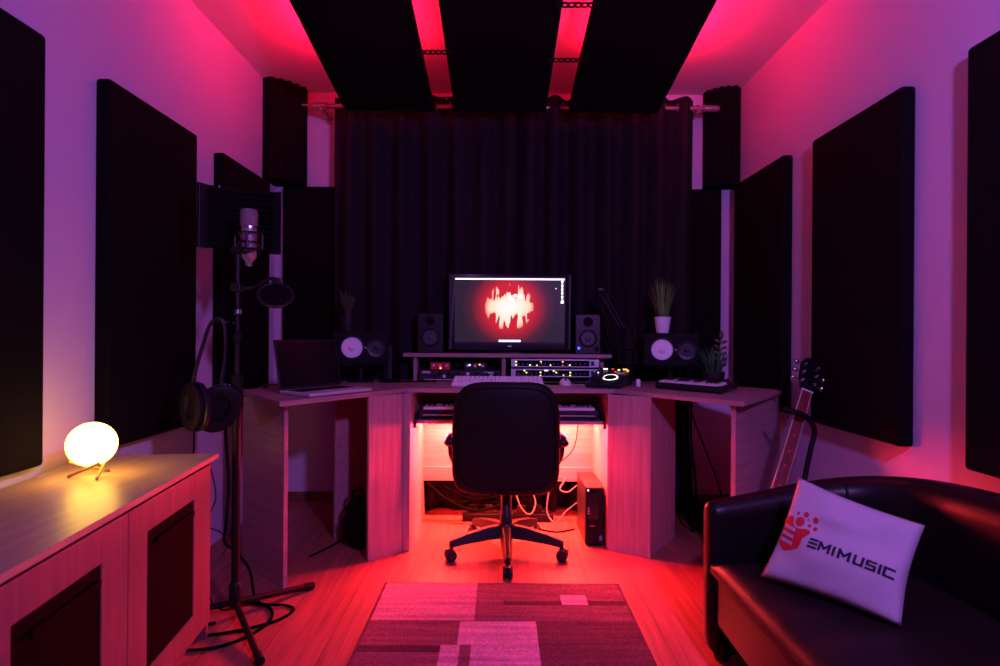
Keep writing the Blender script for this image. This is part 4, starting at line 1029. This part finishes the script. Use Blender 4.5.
for t0, t1, i0, i1 in ((.030, .538, .160, .448), (.542, LEN - .02, .650, .925)):
    zt, zi, zb, zbi = CZ - .032, .508, .06, .14
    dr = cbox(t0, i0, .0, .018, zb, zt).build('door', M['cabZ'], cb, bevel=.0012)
    dm_ = [cbox(i1, t1, .0, .018, zb, zt), cbox(i0, i1, .0, .018, zi, zt), cbox(i0, i1, .0, .018, zb, zbi)]
    # one mesh for the whole frame
    bmx = MB()
    for q in [cbox(t0, i0, .0, .018, zb, zt)] + dm_: bmx.add(q.v, q.f)
    old = dr.data; tmp = bmx.build('door', M['cabZ'], cb); dr.data = tmp.data; bpy.data.objects.remove(tmp); 
    ins = cbox(i0, i1, .004, .016, zbi, zi).build('door_inset', M['wenge'], cb); ins.parent = dr
    hd = cbox(i0 + .012, i1 - .045, -.005, .006, zi - .040, zi - .032); hd2 = cbox(i0 + .012, i1 - .045, -.007, -.004, zi - .048, zi - .032); hd.add(hd2.v, hd2.f)
    ho = hd.build('handle', M['wenge'], cb, bevel=.001); ho.parent = dr
gl = thing('globe_lamp', 'glowing warm white globe lamp on a wooden cross stand', 'lamp', (-1.178, 1.595, CZ))
gx, gy, gr = -1.168, 1.595, .062
MB().ball((gx, gy, CZ + .031 + gr), gr, 32, 20).build('globe', M['globe'], gl, smooth=True)
for k in range(3):
    a = R(20 + 120 * k); dv = Vector((math.cos(a), math.sin(a), 0)); pv = Vector((-dv.y, dv.x, 0)); c0 = Vector((gx, gy, CZ))
    p0 = c0 + dv * .026 - pv * .050 + Vector((0, 0, .004)); p1 = c0 + dv * .026 + pv * .050 + Vector((0, 0, .046))
    MB().tube([p0, p1], .0042, 8).build('stand_leg', M['brass'], gl)

# ------------------------------------------------------------------ leather sofa
so = thing('sofa', 'black leather tub sofa along the right wall', 'sofa', (1.03, 1.15, 0))
# centre line of the wrap-round shell (plan), mirrored about y = SYM
SYM = 1.12
half = [(.697, 1.805), (.86, 1.815), (1.02, 1.815), (1.15, 1.785), (1.245, 1.71), (1.29, 1.60), (1.305, 1.45), (1.315, 1.28)]
zt_h = [.500, .530, .563, .588, .606, .620, .630, .636]
mid_ = [(x, y) for x, y in half] + [(1.318, SYM)] + [(x, 2 * SYM - y) for x, y in half[::-1]]
zt_ = zt_h + [.638] + zt_h[::-1]
cl = spline([(x, y, z) for (x, y), z in zip(mid_, zt_)], 6)
def shell(cl, thick, z0):
    m = MB(); rings = []
    n = len(cl)
    for i, p in enumerate(cl):
        t = (cl[min(i + 1, n - 1)] - cl[max(i - 1, 0)]); t.z = 0; t.normalize(); nn = Vector((t.y, -t.x, 0))   # towards the outside?
        th = thick * (.72 + .38 * min(1, i / (n * .22), (n - 1 - i) / (n * .22)))
        h = p.z; r = th / 2; prof = []
        prof.append((-r, z0)); prof.append((-r * 1.0, z0 + .1)); prof.append((-r * 1.02, (h - r) * .6 + z0 * .4)); prof.append((-r * 1.05, h - r * 1.3))
        for k in range(1, 8):
            a = math.pi - math.pi * k / 8; prof.append((r * 1.05 * math.cos(a), h - r * 1.1 + r * 1.1 * math.sin(a)))
        prof.append((r * 1.05, h - r * 1.3)); prof.append((r * 1.02, (h - r) * .6 + z0 * .4)); prof.append((r, z0 + .1)); prof.append((r, z0))
        c0 = Vector((p.x, p.y, 0)); rings.append([c0 + nn * a + Vector((0, 0, b)) for a, b in prof])
    # rounded end caps
    k = len(rings[0]); vs = [q for g in rings for q in g]
    fs = [(i * k + j, i * k + (j + 1) % k, (i + 1) * k + (j + 1) % k, (i + 1) * k + j) for i in range(n - 1) for j in range(k)]
    m.add(vs, fs, True)
    for e, sgn_ in ((0, -1), (n - 1, 1)):
        t = (cl[1] - cl[0]) if e == 0 else (cl[-1] - cl[-2]); t.z = 0; t.normalize()
        c0 = sum(rings[e], Vector()) / k; base = [i + e * k for i in range(k)]
        prev = base
        for s_, f in ((.014, .88), (.022, .6), (.025, .25)):
            o = len(m.v); m.v += [c0 + (q - c0) * f + Vector((0, 0, (q.z - c0.z) * (1 - f) * .8)) + t * sgn_ * s_ for q in rings[e]]
            for j in range(k): m.f.append([prev[j], prev[(j + 1) % k], o + (j + 1) % k, o + j]); m.sm.append(True)
            prev = [o + j for j in range(k)]
        m.f.append(prev); m.sm.append(False)
    return m
shell(cl, .105, .02).build('shell', M['leather'], so, smooth=True)
# seams where arm meets back
def seam(i):
    p = cl[i]; t = (cl[i + 1] - cl[i - 1]); t.z = 0; t.normalize(); nn = Vector((t.y, -t.x, 0)); nin = nn if (Vector((.9, SYM, 0)) - Vector((p.x, p.y, 0))).dot(nn) > 0 else -nn
    pts = [p + nin * .0575 + Vector((0, 0, z - p.z)) for z in (.35, .45, p.z - .075)] + [p + nin * .050 + Vector((0, 0, -.030)), p + nin * .03 + Vector((0, 0, -.006))]
    MB().tube(spline(pts, 5), .004, 6).build('piping', M['leather'], so, smooth=True)
seam(16); seam(len(cl) - 17)
# seat base and cushion
y0, y1 = 2 * SYM - 1.765, 1.765
MB().box(.69, y0, .115, 1.26, y1, .286).build('seat_base', M['leather'], so, bevel=.02, bseg=3)
def seat_cushion():
    m = MB(); nx, ny = 30, 60; vs = []; fs = []
    x0_, x1_ = .672, 1.275; ya, yb = y0 + .004, y1 - .004
    rnd = random.Random(8)
    for j in range(ny + 1):
        for i in range(nx + 1):
            u, v = i / nx, j / ny
            x = x0_ + (x1_ - x0_) * u; y = ya + (yb - ya) * v
            e = min(1, min(u, 1 - u) * 9) ; e2 = min(1, min(v, 1 - v) * 14)
            z = .308 + .026 * math.sqrt(max(0, 1 - (1 - e) ** 2)) * math.sqrt(max(0, 1 - (1 - e2) ** 2)) + .006 * math.sin(math.pi * u) * math.sin(math.pi * v)
            # creases fanning over the seat below the pillow
            z += .0028 * math.sin(38 * y + 9 * math.sin(3 * x) + 6 * x) * math.exp(-((y - 1.25) / .3) ** 2) * e * e2
            vs.append((x, y, z))
    for j in range(ny):
        for i in range(nx):
            q = j * (nx + 1) + i; fs.append((q, q + 1, q + nx + 2, q + nx + 1))
    m.add(vs, fs, True); o = len(vs)
    bot = [(v[0], v[1], .285) for v in vs]; m.add(bot, [f[::-1] for f in fs])
    n1 = nx + 1
    ring = list(range(n1)) + [j * n1 + nx for j in range(1, ny + 1)] + [ny * n1 + i for i in range(nx - 1, -1, -1)] + [j * n1 for j in range(ny - 1, 0, -1)]
    for a, b in zip(ring, ring[1:] + ring[:1]): m.f.append([a, b, b + o, a + o]); m.sm.append(True)
    return m
seat_cushion().build('seat_cushion', M['seatcloth'], so, smooth=True)
for x, y in ((.72, 1.79), (1.25, 1.72), (.72, 2 * SYM - 1.79), (1.25, 2 * SYM - 1.72)):
    MB().lathe([(.024, 0), (.026, .01), (.026, .05)], (x, y, 0), (0, 0, 1), 14).build('foot', M['plastic'], so)

# ------------------------------------------------------------------ printed pillow
pBL, pBR, pTL, pTR = Vector((.748, 1.585, .352)), Vector((.957, 1.320, .350)), Vector((.885, 1.640, .620)), Vector((1.080, 1.408, .560))
pl = thing('pillow', 'pale cushion printed with a red paw emblem and black lettering', 'pillow', tuple((pBL + pBR) / 2))
pnorm = (pBR - pBL).cross(pTL - pBL).normalized()
if pnorm.y > 0: pnorm = -pnorm
def psurf(u, v, side=1):
    # corners stay out, edges draw in a little
    uu = u + .030 * math.sin(math.pi * v) * (1 - 2 * u); vv = v + .030 * math.sin(math.pi * u) * (1 - 2 * v)
    b = pBL * (1 - uu) * (1 - vv) + pBR * uu * (1 - vv) + pTL * (1 - uu) * vv + pTR * uu * vv
    e = max(0, min(1, u * (1 - u) * 4)) * max(0, min(1, v * (1 - v) * 4))
    k = e ** .42
    wr = .0055 * math.sin(6 * u + 11 * v + 2 * math.sin(5 * u)) + .0035 * math.sin(13 * u - 9 * v) + .010 * math.exp(-((u - .45) / .22) ** 2 - ((v - .72) / .07) ** 2) - .010 * math.exp(-((u - .80) / .10) ** 2 - ((v - .62) / .2) ** 2)
    return b + pnorm * (side * (.046 * k) + wr * k)
m = MB(); n = 30; vs = []; fs = []
for j in range(n + 1):
    for i in range(n + 1): vs.append(psurf(i / n, j / n, 1))
for j in range(n):
    for i in range(n): q = j * (n + 1) + i; fs.append((q, q + 1, q + n + 2, q + n + 1))
m.add(vs, fs, True)
m.add([psurf((i % (n + 1)) / n, (i // (n + 1)) / n, -1) for i in range((n + 1) ** 2)], [f[::-1] for f in fs], True)
m.build('cover', M['cotton'], pl, smooth=True)
def printed(name, polys, mtl, lift, cuts=3):
    """flat print polygons (u, v) laid onto the cushion cover"""
    bm = bmesh.new()
    for pg in polys:
        bm.faces.new([bm.verts.new((a, b, 0)) for a, b in pg])
    bmesh.ops.triangulate(bm, faces=bm.faces[:])
    for _ in range(cuts):
        lg = [e for e in bm.edges if e.calc_length() > .03]
        if lg: bmesh.ops.subdivide_edges(bm, edges=lg, cuts=1); bmesh.ops.triangulate(bm, faces=bm.faces[:])
    for v in bm.verts:
        u, w = v.co.x, v.co.y
        v.co = psurf(u, w, 1) + pnorm * lift - WORLD[pl.name]
    bmesh.ops.recalc_face_normals(bm, faces=bm.faces[:])
    me = bpy.data.meshes.new(name); bm.to_mesh(me); bm.free(); me.materials.append(mtl)
    o = bpy.data.objects.new(name, me); C.objects.link(o); o.parent = pl
    return o
fist = [(0.026, 0.5842), (0.0622, 0.6023), (0.0803, 0.6259), (0.1086, 0.6085), (0.1203, 0.5582), (0.1371, 0.5273), (0.1763, 0.5189), (0.2283, 0.5393), (0.2686, 0.5426), (0.2847, 0.5116), (0.268, 0.4809), (0.242, 0.4399), (0.2429, 0.3733), (0.2328, 0.3346), (0.1625, 0.2988), (0.1158, 0.2806), (0.0834, 0.2977), (0.0502, 0.3314), (0.0383, 0.3592), (0.0376, 0.4039), (0.0355, 0.4818), (0.029, 0.5462)]
def oval(c, rx, ry, n=16): return [(c[0] + rx * math.cos(2 * math.pi * k / n), c[1] + ry * math.sin(2 * math.pi * k / n)) for k in range(n)]
dots = [oval((.132, .663), .0138, .0174), oval((.2005, .6743), .0232, .029), oval((.1713, .5892), .0383, .0484), oval((.230, .633), .0092, .0117), oval((.2883, .6528), .0247, .031), oval((.2541, .5823), .0153, .0194), oval((.309, .5716), .0183, .0233)]
printed('printed_emblem', [fist] + dots, M['redprint'], .0012, 4)['label'] = 'red paw emblem printed on the cushion'
printed('emblem_stripes', [[(.0455, .5319), (.1583, .5099), (.1618, .4757), (.0469, .4988)], [(.0419, .4681), (.1613, .4418), (.1635, .4093), (.0419, .4343)], [(.0461, .4082), (.1667, .3795), (.1689, .347), (.0474, .3751)]], M['cotton'], .0022, 3)
def letters():
    out = []; t = .23
    def st(x, segs):
        for a, b in segs:
            a = Vector(a); b = Vector(b); d = (b - a).normalized(); n = Vector((-d.y, d.x)) * t / 2
            a2, b2 = a - d * t / 2 * .98, b + d * t / 2 * .98
            out.append([(x + q.x, q.y) for q in (a2 - n, b2 - n, b2 + n, a2 + n)])
    h, k = t / 2, 1 - t / 2
    st(0, [((h, h), (.78, h)), ((h, .5), (.78, .5)), ((h, k), (.78, k))])                      # E as three bars
    Mw = 1.06
    def m_(x): st(x, [((h, h), (h, k)), ((Mw - h, h), (Mw - h, k)), ((h, k), (Mw / 2, .38)), ((Mw / 2, .38), (Mw - h, k))])
    m_(.98); st(2.20, [((h, h), (h, k))]); m_(2.66)
    st(3.94, [((h, h), (h, k)), ((.74, h), (.74, k)), ((h, h), (.74, h))])
    st(4.92, [((h, h), (.74, h)), ((.74, h), (.74, .5)), ((h, .5), (.74, .5)), ((h, .5), (h, k)), ((h, k), (.74, k))])
    st(5.92, [((h, h), (h, k))])
    st(6.26, [((h, h), (h, k)), ((h, h), (.74, h)), ((h, k), (.74, k))])
    U0, U1, V0, V1 = .303, .942, .376, .476
    f = lambda a, b: (U0 + (U1 - U0) * a / 7.1, V0 - .012 * a / 7.1 + (V1 - V0) * b)
    return [[f(*q) for q in pg] for pg in out]
printed('printed_lettering', letters(), M['blackprint'], .0014, 2)['label'] = 'black lettering EMIMUSIC printed on the cushion'

# ------------------------------------------------------------------ guitar on its stand
gt = thing('electric_guitar', 'guitar with a red lit neck leaning upright between desk and sofa', 'guitar', (1.08, 2.19, 0))
g0 = Vector((1.025, 2.155, .25)); g1 = Vector((1.288, 2.335, .803))      # neck heel side -> nut
ax = (g1 - g0).normalized()
fn = Vector((-.08, -.97, .2)); fn = (fn - ax * fn.dot(ax)).normalized(); sd_ = ax.cross(fn).normalized()
def gp(s, a, b): return g0 + ax * s + sd_ * a + fn * b                       # along, sideways, towards the front
LN = (g1 - g0).length
def loft(secs):
    m = MB(); k = len(secs[0]); vs = [p for s_ in secs for p in s_]
    fs = [(i * k + j, i * k + (j + 1) % k, (i + 1) * k + (j + 1) % k, (i + 1) * k + j) for i in range(len(secs) - 1) for j in range(k)]
    fs += [tuple(range(k))[::-1], tuple((len(secs) - 1) * k + j for j in range(k))]
    return m.add(vs, fs)
w0, w1 = .0235, .0180
loft([[gp(s, -w, .0), gp(s, -w * .7, -.016), gp(s, 0, -.021), gp(s, w * .7, -.016), gp(s, w, .0)] for s, w in ((.16, w0), (LN, w1))]).build('neck', M['mahogany'], gt, smooth=False)
loft([[gp(s, -w, .0005), gp(s, w, .0005), gp(s, w, .006), gp(s, -w, .006)] for s, w in ((.10, w0), (LN, w1))]).build('fretboard', M['fret'], gt)
q = MB()
for s_ in (-1, 1):
    lo = [[gp(s, s_ * w, .0), gp(s, s_ * (w + .003), .0), gp(s, s_ * (w + .003), .0065), gp(s, s_ * w, .0065)] for s, w in ((.10, w0), (LN, w1))]
    l_ = loft(lo); q.add(l_.v, l_.f)
q.build('binding', M['maple'], gt)
for i in range(1, 20):
    s = LN - (LN + .05) * (1 - 2 ** (-i / 12)) * 1.25
    if s < .12: break
    w = w0 + (w1 - w0) * (s - .1) / (LN - .1); MB().tube([gp(s, -w, .0065), gp(s, w, .0065)], .0009, 6).build('fret', M['elastic'], gt)
    if i in (3, 5, 7, 9, 12): MB().lathe([(.0065, 0), (.0065, .0008)], tuple(gp(s + .014, 0, .006)), tuple(fn), 12).build('fret_marker', M['red'], gt)
loft([[gp(LN, -.024, .001), gp(LN, .024, .001), gp(LN, .024, .0085), gp(LN, -.024, .0085)], [gp(LN + .006, -.024, .001), gp(LN + .006, .024, .001), gp(LN + .006, .024, .0085), gp(LN + .006, -.024, .0085)]]).build('nut', M['keys'], gt)
hd_ = []
for s, w, b in ((0.004, .024, -.0), (.03, .030, -.004), (.06, .040, -.008), (.13, .043, -.020), (.155, .030, -.024), (.165, .010, -.026)):
    hd_.append([gp(LN + s, -w, b), gp(LN + s, w, b), gp(LN + s, w, b - .014), gp(LN + s, -w, b - .014)])
loft(hd_).build('headstock', M['glass_black'], gt, bevel=.002)
for i in range(3):
    for s_ in (-1, 1):
        p = gp(LN + .045 + .04 * i, s_ * .026, -.004 - .006 * i)
        m = MB(); m.lathe([(.0075, 0), (.005, .003), (.004, .014), (.001, .015)], tuple(p), tuple(fn), 12)
        e = gp(LN + .045 + .04 * i, s_ * .062, -.016 - .006 * i); m.tube([gp(LN + .045 + .04 * i, s_ * .040, -.014 - .006 * i), e], .003, 6); m.ball(e, .010, 10, 8, 1, 1, 1.2)
        m.build('tuning_peg', M['chrome'], gt)
sb = MB()
for i in range(6):
    o_ = (i - 2.5); sb.tube([gp(-.02, o_ * .0098, .016), gp(LN + .003, o_ * .0066, .0095), gp(LN + .045 + .04 * (i % 3), (-.026 if i < 3 else .026), .004 - .006 * (i % 3))], .0005, 4)
sb.build('strings', M['chrome'], gt)
# body outline (local sideways/along), single cut shape
out_ = []
for k in range(48):
    a = 2 * math.pi * k / 48; s = -.02 + .205 * math.sin(a) ; 
    w = .165 * math.cos(a) * (1 - .16 * math.sin(a)) * (1 - .22 * math.exp(-((s - .03) / .06) ** 2))
    if s > .12 and w > 0: w *= .8
    out_.append((s, w))
q = MB(); k = len(out_)
vs = [gp(s, w, -.004) for s, w in out_] + [gp(s, w, -.044) for s, w in out_]
q.add(vs, [tuple(range(k)), tuple(range(k, 2 * k))[::-1]] + [(i, (i + 1) % k, k + (i + 1) % k, k + i) for i in range(k)])
q.build('body', M['mahogany'], gt, bevel=.006)
MB().add([gp(-.10, -.045, -.004), gp(-.10, .045, -.004), gp(-.085, .045, -.004), gp(-.085, -.045, -.004), gp(-.10, -.045, .012), gp(-.10, .045, .012), gp(-.085, .045, .012), gp(-.085, -.045, .012)], [(0, 3, 2, 1), (4, 5, 6, 7), (0, 1, 5, 4), (1, 2, 6, 5), (2, 3, 7, 6), (3, 0, 4, 7)]).build('bridge', M['chrome'], gt)
gs = thing('guitar_stand', 'black tubular guitar stand with a padded neck yoke', 'guitar stand', (1.23, 2.30, 0))
MB().tube(spline([(1.225, 2.30, .10)] + [(1.245, 2.303, 0.297), (1.277, 2.322, 0.443), (1.302, 2.322, 0.569), (1.316, 2.322, 0.631), (1.302, 2.312, 0.669), (1.267, 2.289, 0.698)], 6), .0105, 10).build('upright', M['steel'], gs)
MB().tube(spline([(1.271, 2.289, 0.696), (1.241, 2.261, 0.711), (1.203, 2.256, 0.726), (1.161, 2.275, 0.737)], 6), .0125, 10).build('neck_yoke', M['matte'], gs)
for d in ((1.05, 2.06), (1.36, 2.14), (1.29, 2.48)):
    MB().tube(spline([(1.225, 2.30, .11), ((1.225 + d[0]) / 2, (2.30 + d[1]) / 2, .07), (d[0], d[1], .010)], 5), .009, 8).build('leg', M['steel'], gs)
MB().tube(spline([(1.225, 2.30, .14), (1.15, 2.24, .06), (1.03, 2.14, .04), (.97, 2.06, .04), (.96, 2.05, .07)], 5), .009, 8).build('body_cradle', M['matte'], gs)

# ------------------------------------------------------------------ lights
def area(name, loc, rot_, sx_, sy_, col, power, spread=180):
    l = bpy.data.lights.new(name, 'AREA'); l.shape = 'RECTANGLE'; l.size = sx_; l.size_y = sy_; l.color = col; l.energy = power; l.spread = R(spread)
    o = bpy.data.objects.new(name, l); C.objects.link(o); o.location = loc; o.rotation_euler = rot_; return o
def point(name, loc, r, col, power):
    l = bpy.data.lights.new(name, 'POINT'); l.shadow_soft_size = r; l.color = col; l.energy = power
    o = bpy.data.objects.new(name, l); C.objects.link(o); o.location = loc; return o
REDC = (1, .003, .034)
CLOUDP, VIOP = 10.5, 40
sl_ = -math.atan(.1434)
for x, p in ((-.80, 1), (-.45, .35), (.45, .35), (.80, 1)):
    area('ceiling_led', (x, 2.44, cz(2.44) + t_ + .006), (R(180) + sl_, 0, 0), .012, .72, REDC, CLOUDP * p)
for s_ in (-1, 1):
    o = area('ceiling_led', (s_ * .862, 2.52, cz(2.52) + t_ + .010), (0, 0, 0), .012, .60, REDC, 4.0)
    zz = Vector((-s_ * .80, 0, -.60)); yy = Vector((0, 1, -.1434)).normalized(); xx = yy.cross(zz).normalized(); yy = zz.cross(xx).normalized()
    o.rotation_euler = Matrix((xx, yy, zz)).transposed().to_euler()
area('desk_led', (.05, 2.985, .584), (0, 0, 0), .86, .012, (1, .062, .042), 85)
area('desk_led', (.05, 2.775, .586), (R(-34), 0, 0), .86, .010, (1, .010, .045), 58)
la = area('room_lamp', (.72, .10, 1.85), (0, 0, 0), .16, .16, (.43, .165, .88), VIOP)
la.data.shape = 'DISK'; la.rotation_euler = Vector((-.25, .9, -.25)).to_track_quat('-Z', 'Y').to_euler()

w = bpy.data.worlds.new('night'); S.world = w; w.use_nodes = True
w.node_tree.nodes['Background'].inputs[0].default_value = (.01, .006, .02, 1); w.node_tree.nodes['Background'].inputs[1].default_value = .1

# ------------------------------------------------------------------ camera
cam = bpy.data.cameras.new('camera'); cam.sensor_width = 36; cam.lens = 556 / 1000 * 36
co = bpy.data.objects.new('camera', cam); C.objects.link(co)
co.location = (0, 0, 1.04); co.rotation_euler = (R(90), R(-.4), 0)
cam.clip_start = .05
cam.dof.use_dof = True; cam.dof.focus_distance = 2.7; cam.dof.aperture_fstop = 3.2
S.camera = co
S.view_settings.view_transform = 'Standard'; S.view_settings.look = 'None'
S.view_settings.exposure = 0; S.view_settings.gamma = 1; S.view_settings.use_curve_mapping = False
S.cycles.use_denoising = True
S.cycles.max_bounces = 8; S.cycles.diffuse_bounces = 5
S.cycles.sample_clamp_indirect = 6
S.cycles.use_adaptive_sampling = False
